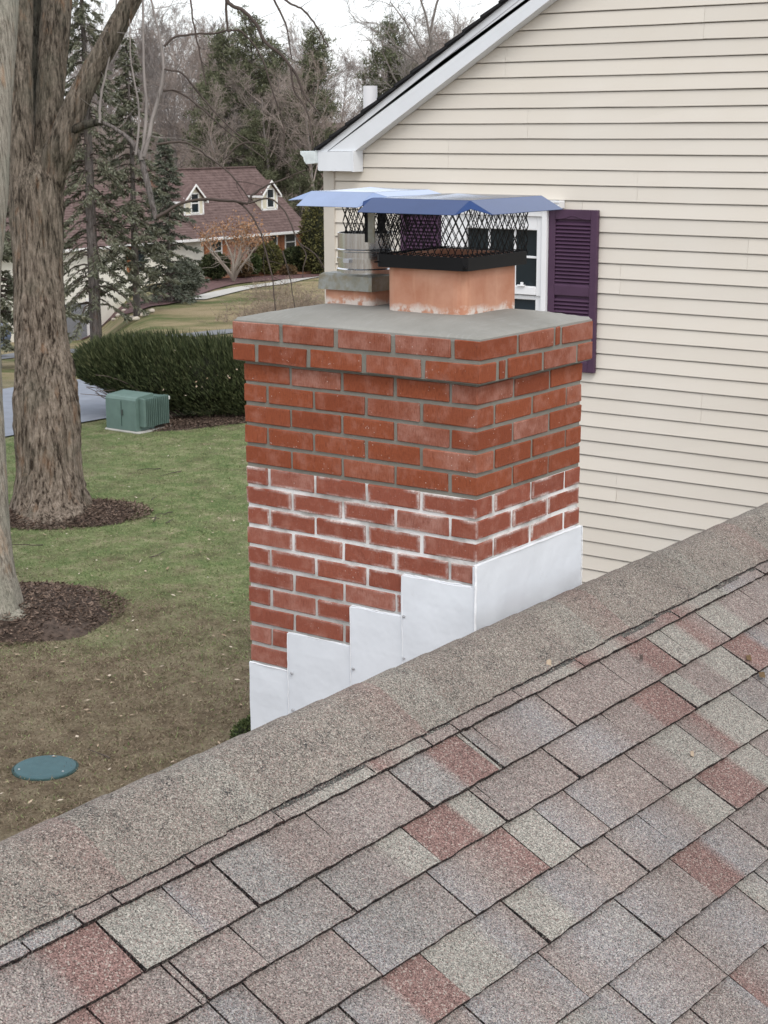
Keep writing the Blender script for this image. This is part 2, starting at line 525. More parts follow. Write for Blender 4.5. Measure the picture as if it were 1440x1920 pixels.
def m_lawn():
    t = NT('winter_lawn'); p = t.pos()
    xyz = t.sep(p)
    dd = t.math('ADD', t.math('MULTIPLY', t.math('SUBTRACT', xyz[0], float(CAM[0])), CY), t.math('MULTIPLY', t.math('SUBTRACT', xyz[1], float(CAM[1])), SY))
    ddn = t.math('ADD', dd, t.math('MULTIPLY', t.math('SUBTRACT', t.noise(p, .55, 5, .6), .5), 9.0))
    green = t.math('MULTIPLY', t.rng(ddn, 17.5, 23, .12, 1), t.rng(ddn, 33.5, 38, 1, .35))
    pt = t.noise(p, 1.7, 6, .65)
    g = t.ramp(t.noise(p, 2.6, 6, .7), [(.3, (.085, .135, .046)), (.5, (.165, .205, .088)), (.68, (.32, .30, .18))])
    b = t.ramp(t.noise(p, 3.4, 7, .72), [(.28, (.072, .053, .038)), (.44, (.148, .108, .076)), (.6, (.235, .186, .132)), (.74, (.145, .145, .078))])
    c = t.mix(t.math('MULTIPLY', green, t.rng(pt, .30, .55, .35, 1.0)), b, g)
    straw = t.ramp(t.noise(p, .35, 5, .6), [(.35, (.105, .125, .05)), (.52, (.26, .215, .125)), (.7, (.33, .265, .165))])
    c = t.mix(t.rng(dd, 40, 42, 0, 1), c, straw)
    woods = t.ramp(t.noise(p, 1.2, 5, .7), [(.3, (.12, .088, .076)), (.7, (.22, .17, .145))])
    c = t.mix(t.rng(dd, 103, 110, 0, 1), c, woods)
    f = t.noise(p, 34, 5, .75)
    c = t.mix(1.0, c, t.rng(f, .3, .7, .62, 1.36), 'MULTIPLY')
    t.bump(t.math('ADD', f, t.noise(p, 9, 4)), .8, .05)
    return t.fin(c, .95, 0, .1)
LAWN = m_lawn()
def m_grassblade():
    t = NT('grass_blades'); p = t.pos(); xyz = t.sep(p)
    dd = t.math('ADD', t.math('MULTIPLY', t.math('SUBTRACT', xyz[0], float(CAM[0])), CY), t.math('MULTIPLY', t.math('SUBTRACT', xyz[1], float(CAM[1])), SY))
    ddn = t.math('ADD', dd, t.math('MULTIPLY', t.math('SUBTRACT', t.noise(p, .55, 5, .6), .5), 9.0))
    green = t.rng(ddn, 17, 23, .15, .92)
    k = t.rng(t.math('SUBTRACT', t.isl(), green), -.12, .12, 1, 0)
    i2 = t.math('FRACT', t.math('MULTIPLY', t.isl(), 37.7))
    g = t.mix(i2, (.088, .140, .048), (.31, .345, .17)); b = t.mix(i2, (.085, .060, .042), (.31, .25, .18))
    return t.fin(t.mix(k, b, g), .85, 0, .15)
GBLADE = m_grassblade()
MULCH = plain('bark_mulch', (.072, .052, .041), .95, .5, 14, bump=.9, bscale=45)
CHIP = leafmat('mulch_chip', [(.1, (.032, .021, .017)), (.55, (.105, .072, .055)), (.95, (.25, .185, .145))], .95)
ASPH = plain('pale_asphalt', (.205, .225, .262), .85, .12, 2.5, bump=.25, bscale=90)
CONC = plain('concrete', (.42, .41, .38), .85, .12, 3)
BARK_A = m_bark('shaggy_maple_bark', (.150, .120, .094), (.300, .248, .200), (.034, .025, .019), .85, .8, ((.098, .082, .064), (.205, .172, .138), (.026, .021, .016)))
BARK_D = m_bark('dark_and_shaded_bark', (.045, .042, .034), (.085, .078, .062), (.016, .014, .011), .85, .8)  # gap shade put into the back stem's colour; also the dark stub
BARK_B = m_bark('pale_smooth_bark', (.235, .212, .175), (.36, .33, .28), (.11, .098, .08), 2.2, .35)
BARK_S = m_bark('spruce_bark', (.12, .105, .098), (.20, .18, .17), (.05, .04, .036), 2.0, .5)
TWIG = plain('grey_twig', (.235, .21, .195), .9, .25, 2)
TWIGP = plain('pinkish_twig', (.30, .252, .222), .9, .25, .6)
TWIGD = plain('dark_twig', (.075, .058, .050), .9, .25, 2)
NEED = leafmat('spruce_needles', [(.15, (.044, .046, .028)), (.5, (.115, .120, .078)), (.78, (.18, .19, .145)), (1.0, (.21, .19, .12))])
NEEDB = leafmat('blue_spruce_needles', [(.15, (.040, .048, .032)), (.55, (.110, .122, .090)), (.85, (.17, .185, .15)), (1.0, (.19, .15, .085))])
PINEN = leafmat('pine_needles', [(.1, (.046, .054, .030)), (.5, (.108, .118, .070)), (1.0, (.19, .195, .12))])
YEWN = leafmat('yew_needles', [(.1, (.016, .022, .011)), (.5, (.048, .062, .027)), (.85, (.100, .112, .052)), (1.0, (.15, .15, .078))])
BOXN = leafmat('shrub_leaves', [(.1, (.020, .032, .012)), (.6, (.055, .075, .028)), (1.0, (.11, .13, .05))])
OLIVEN = leafmat('olive_shrub_leaves', [(.1, (.035, .036, .012)), (.6, (.10, .098, .035)), (1.0, (.17, .155, .065))])
RUSTN = leafmat('rust_shrub_leaves', [(.1, (.045, .028, .016)), (.6, (.13, .085, .045)), (1.0, (.22, .15, .08))])
ORANGE = leafmat('dry_orange_leaves', [(.1, (.17, .085, .045)), (.6, (.33, .18, .095)), (1.0, (.45, .29, .18))])
TANLEAF = leafmat('fallen_leaf', [(.1, (.22, .14, .08)), (.6, (.42, .33, .24)), (1.0, (.62, .55, .46))])
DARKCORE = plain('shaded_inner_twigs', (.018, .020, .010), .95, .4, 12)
XGREEN = plain('green_enamel', (.125, .190, .168), .5, .10, 5, bump=.05, spec=.35)
LIDG = plain('green_plastic_lid', (.050, .104, .116), .55, .10, 14, bump=.15, bscale=200)
BROOF = NT('red_brown_shingles')
def _brf():
    t = BROOF; p = t.pos()
    c = t.mix(t.rng(t.noise(t.pos((1, 1, 1)), 3.2, 6, .8), .32, .68, 0, 1), (.076, .050, .046), (.182, .128, .118))
    return t.fin(c, .9, 0, .15)
BROOF = _brf()
BBRICK = NT('far_red_brick')
def _bb():
    t = BBRICK
    bt = t.n('TexBrick'); bt.inputs['Scale'].default_value = 1.0
    bt.inputs['Color1'].default_value = (.36, .125, .07, 1); bt.inputs['Color2'].default_value = (.22, .085, .055, 1); bt.inputs['Mortar'].default_value = (.42, .35, .29, 1)
    bt.inputs['Mortar Size'].default_value = .012; bt.inputs['Brick Width'].default_value = .21; bt.inputs['Row Height'].default_value = .07
    g = t.n('NewGeometry'); s = t.sep(g.outputs['Position']); cb = t.n('CombineXYZ')
    t.l(t.math('ADD', s[0], s[1]), cb.inputs[0]); t.l(s[2], cb.inputs[1]); t.l(cb.outputs[0], bt.inputs['Vector'])
    return t.fin(bt.outputs['Color'], .9, 0, .15)
BBRICK = _bb()
CREAM = plain('cream_painted_siding', (.70, .66, .53), .6, .05, 3)
WHITEB = plain('whitewashed_wall', (.74, .72, .64), .7, .06, 2)
FWHITE = plain('far_white_trim', (.78, .78, .76), .5, .03)
SHUTO = plain('orange_brown_shutter', (.34, .135, .06), .6, .12, 4)
STONE = plain('pale_stone', (.50, .45, .38), .9, .25, 8, bump=.4, bscale=20)
BLUE = plain('blue_car_paint', (.10, .135, .22), .35, .05, 2, spec=.5)
MULCHR = plain('reddish_mulch', (.105, .058, .055), .95, .45, 5, bump=.8, bscale=30)
LEAFR = plain('orange_leaf_litter', (.27, .125, .07), .95, .5, 5, bump=.8, bscale=30)

# ================================================================== GROUND
def terrain():
    fa = np.radians(np.linspace(-17, 17, 171)); ba = np.radians(np.linspace(17, 343, 80))[1:-1]
    ang = np.concatenate([fa, ba])
    rr = np.concatenate([np.arange(0.5, 30, .5), np.arange(30, 130, 1.0), np.arange(130, 260, 5), [300, 400, 600, 1000, 2000, 4000]])
    n, k = len(rr), len(ang)
    A, R_ = np.meshgrid(ang, rr)
    d = R_*np.cos(A); l = R_*np.sin(A)
    X = CAM[0] + d*CY + l*SY; Y = CAM[1] + d*SY - l*CY
    Z = hgt(X, Y)
    V = np.stack([X, Y, Z], -1).reshape(-1, 3)
    i = np.arange(n-1)[:, None]*k; j = np.arange(k)[None, :]; j2 = (j+1) % k
    Fq = np.stack([i+j, i+k+j, i+k+j2, i+j2], -1).reshape(-1, 4)
    c = len(V)
    V = np.vstack([V, [CAM[0], CAM[1], hz(CAM[0], CAM[1])]])
    tri = [[c, b, a] for a, b in zip(range(k), list(range(1, k))+[0])]
    me = bpy.data.meshes.new('lawn')
    me.from_pydata(V.tolist(), [], Fq[:, ::-1].tolist() + tri); me.update(); smooth(me)
    me.flip_normals() if me.polygons[0].normal.z < 0 else None
    return tag(obj('lawn', me, LAWN), kind='structure')
terrain()
def drape(name, left, right, mat, lift, nu=60, nv=5, kind='structure', parent=None):
    """a strip between two plan polylines laid on the terrain"""
    A = spline(left, nu); B = spline(right, nu)
    t = np.linspace(0, 1, nv)[None, :, None]
    P = A[:, None, :2]*(1-t) + B[:, None, :2]*t
    Z = hgt(P[..., 0], P[..., 1]) + lift
    V = np.concatenate([P, Z[..., None]], -1).reshape(-1, 3)
    i = np.arange(nu-1)[:, None]*nv; j = np.arange(nv-1)[None, :]
    Fq = np.stack([i+j, i+j+1, i+nv+j+1, i+nv+j], -1).reshape(-1, 4)
    o = wobj(name, V, Fq, mat, parent, True)
    if o.data.polygons[0].normal.z < 0: o.data.flip_normals()
    return tag(o, kind=kind)
drape('street', [(-60, 22.75), (0, 22.75), (17, 22.75), (22, 22.6), (34, 22.3), (60, 22)], [(-60, 27.7), (0, 27.7), (17, 27.7), (22, 27.6), (34, 27.4), (60, 27)], ASPH, .03, 160, 9)
def strip_px(name, pts, width, mat, lift, nu=50):
    P = np.array([ground(*p)[:2] for p in pts])
    P = spline(P, nu)
    T = np.gradient(P, axis=0); T /= np.linalg.norm(T, axis=1)[:, None]
    Nn = np.stack([-T[:, 1], T[:, 0]], -1)
    return drape(name, P+Nn*width/2, P-Nn*width/2, mat, lift, nu)
strip_px('driveway', [(-60, 678), (20, 669), (120, 656), (240, 641), (330, 632), (435, 622), (520, 616), (640, 606)], 1.3, plain('drive_asphalt', (.17, .175, .185), .9), .03)
strip_px('path', [(362, 563), (392, 556), (430, 547), (470, 539), (520, 533), (560, 524), (620, 516)], 1.15, CONC, .05)

# ================================================================== NEAR ROOF (the wing whose ridge runs to the gable wall)
Y0, Z0, TH = -.2, -.586, math.radians(31.5)
CT, ST = math.cos(TH), math.sin(TH)
def rp(X, s, off=0.0):
    X, s, off = np.broadcast_arrays(np.asarray(X, float), np.asarray(s, float), np.asarray(off, float))
    return np.stack([X, Y0 - s*CT - off*ST, Z0 - s*ST + off*CT], -1)
def rsx(x, y):
    d = ray(x, y); n = np.array([0, -ST, CT]); P0 = np.array([0, Y0, Z0])
    P = CAM + d*((n@(P0-CAM))/(n@d)); return P[0], (Y0-P[1])/CT
roof = thing('shingle_roof', 'foreground roof of mottled grey, tan and red asphalt shingles below the chimney', 'roof', (0, Y0, Z0-.2))
TONES = dict(T=(.248, .240, .212), G=(.208, .201, .190), P=(.205, .174, .158), M=(.198, .176, .163), R=(.178, .113, .100), L=(.212, .206, .204))
LINES = [(.150, .003), (.237, .0034), (.380, .0025), (.513, .0119), (.675, .0229), (.816, .0212), (.968, .0240), (1.124, .0268), (1.272, .027), (1.42, .027), (1.565, .027), (1.71, .027), (1.855, .027), (2.0, .027), (2.145, .027), (2.29, .027), (2.435, .027), (2.58, .027)]
# per course: cut positions (photo pixels at mid height) and granule colours from left to right as (pixel, tone)
CUTS = {
 0: ([(140,1730),(210,1692),(352,1622),(518,1538),(692,1450),(797,1397),(850,1372),(968,1310),(1082,1248),(1170,1203),(1260,1155),(1345,1112),(1420,1075)],
     'G G:140 P:141 P:210 P:352 P:518 T:600 T:690 R:700 T:765 P:800 P:850 P:968 T:1060 R:1084 T:1142 R:1171 P:1188 R:1262 T:1300 T:1345 L:1360 P:1421'),
 1: ([(-14,1903),(226,1783),(345,1712),(439,1664),(613,1569),(767,1485),(894,1417),(902,1413),(924,1401),(1041,1336),(1157,1272),(1242,1224),(1270,1212),(1333,1175),(1412,1129)],
     'M M:90 R:125 R:225 T:227 T:318 P:340 L:346 P:380 M:439 G:441 G:500 P:540 P:613 M:650 P:766 G:768 G:825 R:838 R:894 T:895 T:902 G:903 P:925 L:1010 P:1042 P:1157 P:1200 R:1206 R:1242 T:1243 T:1270 T:1290 R:1300 P:1333 T:1334 T:1365 P:1375 P:1412 P:1413'),
 2: ([(337,1852),(352,1845),(464,1777),(627,1681),(788,1589),(914,1517),(927,1510),(1051,1437),(1162,1372),(1269,1307),(1296,1288),(1384,1239)],
     'P M:330 P:337 M:352 P:464 M:465 G:540 M:626 G:628 M:720 T:742 T:788 R:789 R:866 T:874 T:914 P:915 M:927 P:1051 L:1120 P:1163 P:1208 R:1216 R:1269 T:1270 T:1296 P:1297 P:1336 T:1344 T:1384 R:1385 R:1425 L:1436'),
 3: ([(488,1883),(667,1791),(840,1678),(986,1596),(1044,1560),(1100,1525),(1213,1453),(1305,1392),(1402,1329)],
     'L M:486 P:489 M:600 P:667 L:668 G:760 M:840 L:841 P:900 R:965 R:986 T:987 T:1044 L:1045 P:1100 L:1101 P:1160 P:1213 P:1214 P:1250 T:1262 T:1304 P:1306 R:1336 T:1344 T:1402 G:1403'),
 4: ([(650,1905),(832,1836),(982,1733),(1114,1642),(1171,1605),(1232,1564),(1336,1490),(1425,1413)],
     'L M:648 L:651 M:735 R:748 R:832 T:833 T:910 L:935 P:982 T:983 T:1030 L:1045 M:1114 P:1115 M:1171 M:1172 L:1232 L:1233 P:1280 T:1292 T:1336 R:1337 R:1384 T:1392 T:1425 P:1426'),
 5: ([(889,1907),(1054,1834),(1193,1727),(1299,1652),(1416,1582)],
     'M P:880 L:890 M:990 L:1054 P:1055 L:1120 G:1192 L:1194 M:1260 P:1299 R:1300 R:1348 L:1362 M:1416 M:1417'),
 6: ([(1180,1886),(1311,1792),(1408,1690)], 'L M:1179 L:1181 P:1311 M:1312 L:1380 M:1408 T:1409'),
 7: ([(1404,1867)], 'M L:1403 R:1405'),
}
def lin(k, X): a, b = LINES[k]; return a + b*X
cells = []
rr_ = random.Random(3); rrn = np.random.default_rng(3)
for k in range(len(LINES)-1):
    cx = []; tones = []
    if k in CUTS:
        cuts, ts = CUTS[k]
        cx = [rsx(*c)[0] for c in cuts]
        # colour stops: pixel x along the course -> X
        px = [c[0] for c in cuts]
        for w_ in ts.split():
            if ':' in w_:
                n_, p_ = w_.split(':'); p_ = float(p_)
                if len(px) > 1: X_ = np.interp(p_, px, cx) if px[0] <= p_ <= px[-1] else (cx[0]+(p_-px[0])*(cx[1]-cx[0])/(px[1]-px[0]) if p_ < px[0] else cx[-1]+(p_-px[-1])*(cx[-1]-cx[-2])/(px[-1]-px[-2]))
                else: X_ = cx[0] + (p_-px[0])*.0016
                tones.append((X_, n_))
            else: tones.append((None, w_))
        # carry on to both sides
        lo, hi = cx[0], cx[-1]
        while lo > -2.75: lo -= rr_.uniform(.09, .27); cx.insert(0, lo)
        while hi < 5.6: hi += rr_.uniform(.09, .25); cx.append(hi)
        t0 = tones[0][1]; tones = tones[1:]
        left = [(x, rr_.choice('LMPPTGMR')) for x in np.arange(-2.9, tones[0][0]-.12, .13)] + [(tones[0][0]-.06, t0)]
        right = [(x, rr_.choice('LMPPTGM')) for x in np.arange(tones[-1][0]+.12, 5.9, .13)]
        tones = left + tones + right
    else:
        x = -2.9
        while x < 5.85: cx.append(x); x += rr_.uniform(.09, .25)
        tones = [(x, rr_.choice('LMPPTGMR')) for x in np.arange(-2.95, 5.9, .1)]
    tx = np.array([t_[0] for t_ in tones]); tc = np.array([TONES[t_[1]] for t_ in tones]); o_ = np.argsort(tx); tx, tc = tx[o_], tc[o_]
    for i in range(len(cx)-1): cells.append((k, i, cx[i], cx[i+1], tx, tc))
def cell_mesh(k, i, x0, x1, tx, tc):
    g = .0026; x0 += g; x1 -= g
    hi_ = ((i + k) % 2)*.0035 + rr_.uniform(0, .002)
    nx = max(3, int((x1-x0)/.022)+2); ns = 6
    xs = np.linspace(x0, x1, nx)
    a = lin(k, xs); b = lin(k+1, xs)
    wob = .0007*np.sin(xs*37+k*2.1) + .0006*np.sin(xs*91+i) + rrn.normal(size=nx)*.0007
    t = np.linspace(0, 1, ns)[:, None]
    s = (a-.02)[None, :]*(1-t) + (b+wob)[None, :]*t
    sk = np.array([.002*math.sin(i*3.3+k), .002*math.cos(i*2.1+k)])
    off = .0015 + (.0120+hi_)*np.clip((s-a[None, :])/(b-a)[None, :], 0, 1)
    X = np.broadcast_to(xs[None, :], s.shape) + sk[0]*t*np.ones_like(s)
    top = rp(X, s, off)
    low = rp(X[-1], s[-1], np.full(nx, -.001))
    lft = rp(X[:, 0], s[:, 0], np.full(ns, -.001)); rgt = rp(X[:, -1], s[:, -1], np.full(ns, -.001))
    n = ns*nx
    V = np.vstack([top.reshape(-1, 3), low, lft, rgt, top[-1], top[:, 0], top[:, -1]]); q = n+nx+2*ns
    Fs = []
    for r in range(ns-1):
        for c in range(nx-1): Fs.append((r*nx+c, (r+1)*nx+c, (r+1)*nx+c+1, r*nx+c+1))
    for c in range(nx-1): Fs.append((q+c, n+c, n+c+1, q+c+1))
    for r in range(ns-1):
        Fs.append((q+nx+r, n+nx+r, n+nx+r+1, q+nx+r+1)); Fs.append((q+nx+ns+r, q+nx+ns+r+1, n+nx+ns+r+1, n+nx+ns+r))
    col = np.stack([np.interp(xs, tx, tc[:, q]) for q in range(3)], -1)
    dk = (.020, .019, .020); C = np.vstack([np.tile(col, (ns, 1)), np.tile(dk, (2*nx+4*ns, 1))])
    C[n+nx:n+nx+2*ns] = dk
    return V, Fs, np.hstack([C, np.ones((len(C), 1))])
def settone(me, C):
    at = me.color_attributes.new('tone', 'FLOAT_COLOR', 'POINT'); at.data.foreach_set('color', C.astype(np.float32).ravel())
def proj(P):
    q = np.asarray(P)-CAM; return 720+F*(q@RT)/(q@FW), 960-F*(q@UP)/(q@FW)
inview = []
for c in cells:
    xm = (c[2]+c[3])/2; x_, y_ = proj(rp(xm, lin(c[0]+1, xm)-.06).reshape(3))
    inview.append(max(abs(x_-720)-720, abs(y_-960)-960))
order = np.argsort(inview)
restV, restF, restC, nv_ = [], [], [], 0
for q_, ci in enumerate(order):
    V, Fs, C = cell_mesh(*cells[ci])
    if q_ < 285:
        o = wobj('shingle', V, Fs, SH, roof, center=True); settone(o.data, C)
    else:
        restV.append(V); restF += [tuple(i+nv_ for i in f) for f in Fs]; restC.append(C); nv_ += len(V)
o = wobj('outlying_shingles', np.vstack(restV), restF, SH, roof); settone(o.data, np.vstack(restC)); tag(o, kind='stuff')
# decking under the shingles and the far slope, out to the eaves
deck = MB()
XA, XB = -2.85, 5.88
deck.add(np.vstack([rp(XA, 0, -.006), rp(XB, 0, -.006), rp(XB, 2.75, -.006), rp(XA, 2.75, -.006), rp(XA, 0, -.16), rp(XB, 0, -.16), rp(XB, 2.75, -.16), rp(XA, 2.75, -.16)]),
         [(0,3,2,1),(4,5,6,7),(0,1,5,4),(1,2,6,5),(2,3,7,6),(3,0,4,7)])
deck.build('roof_deck', SHD, roof)
def fp(X, s, off=0.0): return np.array([X, Y0 + s*CT + off*ST, Z0 - s*ST + off*CT])
fd = MB()
for a_, b_ in ((.001, 4.2),):
    fd.add([fp(XA, a_), fp(XB, a_), fp(XB, b_), fp(XA, b_), fp(XA, a_, -.15), fp(XB, a_, -.15), fp(XB, b_, -.15), fp(XA, b_, -.15)],
           [(0,1,2,3),(4,7,6,5),(0,4,5,1),(1,5,6,2),(2,6,7,3),(3,7,4,0)])
o = fd.build('far_slope', SHD, roof)
# shingle courses of the far slope, joined
FV, FFs, FC, nf = [], [], [], 0
for k in range(27):
    x = -2.84 + rr_.uniform(0, .1); sa, sb = .16+.148*k, .16+.148*(k+1)
    while x < 5.8:
        x2 = min(5.84, x + rr_.uniform(.10, .26)); h_ = .011 + rr_.uniform(0, .004); c_ = np.array(TONES[rr_.choice('LMPPTGMR')])
        P_ = [fp(x+.002, sa-.02, .002), fp(x2-.002, sa-.02, .002), fp(x2-.002, sb, h_), fp(x+.002, sb, h_)]
        P_ += [P_[3], P_[2], fp(x2-.002, sb, 0), fp(x+.002, sb, 0)]
        FV += P_; FFs += [[nf, nf+1, nf+2, nf+3], [nf+4, nf+5, nf+6, nf+7]]; FC += [c_]*4 + [np.array((.02, .02, .02))]*4; nf += 8
        x = x2
o = wobj('far_slope_shingles', np.array(FV), FFs, SH, roof); settone(o.data, np.hstack([np.array(FC), np.ones((nf, 1))])); tag(o, kind='stuff')
# ridge caps: bent pieces overlapping along the ridge
def cap_profile(s0, off):
    pr_ = []
    for s_ in np.linspace(s0, .055, 7): pr_.append(rp(0, s_, off)[1:])
    ap = np.array([Y0, Z0 + off/CT]); r0 = np.array(rp(0, .055, off)[1:]); r1 = np.array(fp(0, .055, off)[1:])
    for t in np.linspace(0, 1, 11)[1:-1]: pr_.append((1-t)**2*r0 + 2*t*(1-t)*ap + t*t*r1)
    for s_ in np.linspace(.055, s0, 6): pr_.append(fp(0, s_, off)[1:])
    return np.array(pr_)
x = -2.75; ci = 0
while x < 5.8:
    L = .150 + rr_.uniform(-.008, .008)
    s0 = .196 + rr_.uniform(-.003, .003)
    cut = rr_.uniform(-.004, .004)
    n_ = 9
    xs = np.linspace(x-.05, x+L, n_)
    tn0, tn1 = (.205, .188, .160), (.195, .176, .153)
    if ci % 7 == 5: tn1 = (.20, .158, .138)
    if ci % 5 == 3: tn1 = (.222, .212, .184)
    rows = []; cols = []
    for i_, xx in enumerate(xs):
        f_ = (xx-(x-.05))/(L+.05)
        # each piece rises towards its far butt and slims a little towards its tucked end
        p_ = cap_profile(s0 - .004*(1-f_) + .0016*math.sin(xx*60+ci), .0150 + .0045*f_ )
        rows.append(np.hstack([np.full((len(p_), 1), xx), p_]))
        b0 = np.array(tn0)*(1-f_) + np.array(tn1)*f_
        cols.append(np.tile(b0, (len(p_), 1)))
    k_ = len(rows[0]); V = np.vstack(rows); C = np.vstack(cols)
    Fs = [(i_*k_+j, (i_+1)*k_+j, (i_+1)*k_+j+1, i_*k_+j+1) for i_ in range(n_-1) for j in range(k_-1)]
    # thickness at the long edges and the butt
    e0 = len(V); V = np.vstack([V, [rp(q[0][0], s0+.002, .0005) for q in rows], [q[0] for q in rows]]); C = np.vstack([C, np.tile((.022, .022, .024), (2*n_, 1))])
    Fs += [(e0+n_+i_, e0+i_, e0+i_+1, e0+n_+i_+1) for i_ in range(n_-1)]
    # the bottom ply of the laminate shows a little beyond the top one
    ex = rr_.choice((.002, .005, .009, .013)); e1 = len(V)
    exs = [ex + rr_.uniform(-.0015, .0015) for _ in range(n_)]
    V = np.vstack([V, [rp(q[0][0], s0-.004, .0105) for q in rows], [rp(q[0][0], s0+d_, .0098) for q, d_ in zip(rows, exs)], [rp(q[0][0], s0+d_, .0098) for q, d_ in zip(rows, exs)], [rp(q[0][0], s0+d_+.001, .0) for q, d_ in zip(rows, exs)]])
    C = np.vstack([C, np.tile((.075, .078, .072), (2*n_, 1)), np.tile((.016, .016, .017), (2*n_, 1))])
    Fs += [(e1+i_, e1+n_+i_, e1+n_+i_+1, e1+i_+1) for i_ in range(n_-1)] + [(e1+2*n_+i_, e1+3*n_+i_, e1+3*n_+i_+1, e1+2*n_+i_+1) for i_ in range(n_-1)]
    o = wobj('ridge_cap', V, [f[::-1] for f in Fs], SHCAP, roof, center=True, sm=False); settone(o.data, np.hstack([C, np.ones((len(C), 1))]))
    x += L; ci += 1
# little debris lying on the shingles
for px_, c_, sz in (((1025, 1253), TANLEAF, .016), ((1293, 1424), TANLEAF, .012), ((1198, 1243), TWIGD, .012), ((1400, 1243), RUSTN, .02), ((1425, 1275), RUSTN, .024)):
    X_, s_ = rsx(*px_); P_ = rp(X_, s_, .016).reshape(3)
    md = MB(); md.add([P_+(-sz, 0, .004), P_+(0, -sz*.4, -.003), P_+(sz, sz*.2, .006), P_+(0, sz*.6, .01), P_+(sz*.2, 0, .014)], [(0,1,4),(1,2,4),(2,3,4),(3,0,4)])
    lb = {(1025,1253): 'small white chip lying on the ridge just right of the chimney', (1293,1424): 'tiny white pebble on a tan shingle in mid slope', (1198,1243): 'dark speck of bark on the shingles below the white chip',
          (1400,1243): 'dry brown leaf scrap lying on a red shingle near the right edge', (1425,1275): 'curled brown leaf scrap lowest on the shingles at the right edge'}[px_]
    tag(md.build('debris', c_, None), lb, 'leaf scrap' if c_ is RUSTN else 'chip')

# ================================================================== CHIMNEY
LX, LY, OV, CC = .615, .899, .0236, .0677
chim = thing('brick_chimney', 'red brick chimney with fresh mortar above, whitened mortar below and white stepped flashing', 'chimney', (.3, .45, -1.0))
def zj(k): return -(k-3)*CC
BD, JT = .09, .0125
bcache = {}
brr = random.Random(11)
def brick(x0, x1, y0, y1, k, mat, jit=True):
    z0, z1 = zj(k)+.0062, zj(k-1)-.0062
    dim = (round(x1-x0, 3), round(y1-y0, 3), round(z1-z0, 3))
    vk = brr.randrange(7)
    key = (dim, vk, mat.name)
    if key not in bcache:
        V, Fs = cham(np.array(dim), .0022)
        r = np.random.default_rng(abs(hash(key)) % 2**31 if False else vk*97+int(dim[0]*1000)*13+int(dim[1]*1000))
        V = V + r.normal(size=V.shape)*.0009
        me = bpy.data.meshes.new('brick'); me.from_pydata(V.tolist(), [], Fs); me.update()
        bcache[key] = me
    j = (brr.uniform(-.0012, .0012), brr.uniform(-.0012, .0012), brr.uniform(-.001, .001)) if jit else (0, 0, 0)
    c = np.array(((x0+x1)/2+j[0], (y0+y1)/2+j[1], (z0+z1)/2+j[2]))
    return obj('brick', bcache[key], mat, chim, c-np.array(wl(chim)))
def runs(cuts, j=JT): return [(a+(j/2 if i else 0), b-(j/2 if i < len(cuts)-2 else 0)) for i, (a, b) in enumerate(zip(cuts[:-1], cuts[1:]))]
for k in range(3, 18):
    mat = BR_N if k <= 7 else BR_O
    if k % 2:
        for a, b in runs([0, .203, .415, LX]): brick(a, b, 0, BD, k, mat)
        for a, b in runs([0, .096, .297, .501, .706, LY])[1:]: brick(0, BD, a, b, k, mat)
        for a, b in runs([0, .1, .31, .52, LX])[1:]: brick(a, b, LY-BD, LY, k, mat)
        for a, b in runs([.095, .3, .5, .7, LY-BD-JT/2])[0:]: brick(LX-BD, LX, a+JT/2 if a == .095 else a, b, k, mat)
    else:
        for a, b in runs([0, .2, .407, .613, .804, LY])[:4]: brick(0, BD, a, b, k, mat)
        for a, b in runs([0, .1, .313, .519, LX])[1:3]: brick(a, b, 0, BD, k, mat)
        for a, b in runs([0, .203, .415, LX]): brick(a, b, LY-BD, LY, k, mat)
        for a, b in runs([0, .2, .407, .613, .804, LY])[:4]: brick(LX-BD, LX, a, b, k, mat)
JC = .018
a0, x1c, y1c = -OV, LX+OV, LY+OV
for a, b in runs([a0, .185, .399, .441, x1c], .016): brick(a, b, a0, a0+BD, 1, BR_N)
for a, b in runs([a0, .072, .289, .505, .723, y1c], JC)[1:]: brick(a0, a0+BD, a, b, 1, BR_N)
for a, b in runs([a0, .08, .29, .43, x1c], .016)[1:]: brick(a, b, y1c-BD, y1c, 1, BR_N)
for a, b in runs([.07, .28, .5, .71, y1c-BD-.008], JC): brick(x1c-BD, x1c, a, b, 1, BR_N)
for a, b in runs([a0, .178, .397, .613, .826, y1c], JC)[:4]: brick(a0, a0+BD, a, b, 2, BR_N)
for a, b in runs([a0, .077, .124, .331, .54, x1c], .016)[1:4]: brick(a, b, a0, a0+BD, 2, BR_N)
for a, b in runs([a0, .185, .399, .43, x1c], .016): brick(a, b, y1c-BD, y1c, 2, BR_N)
for a, b in runs([a0, .178, .397, .613, .826, y1c], JC)[:4]: brick(x1c-BD, x1c, a, b, 2, BR_N)
def mortar_block(name, lo, hi, mat):
    V, Fs = MB().box(lo, hi).V, MB().box(lo, hi).F
    MB().add(V, Fs).build(name, mat, chim)
RC = .0046
mortar_block('cap_mortar', (a0+RC, a0+RC, zj(2)+.004), (x1c-RC, y1c-RC, zj(0)-.004), MO_N)
mortar_block('fresh_mortar', (RC, RC, zj(7)-.006), (LX-RC, LY-RC, zj(2)+.004), MO_N)
mortar_block('old_mortar', (RC, RC, -2.4), (LX-RC, LY-RC, zj(7)-.006), MO_O)
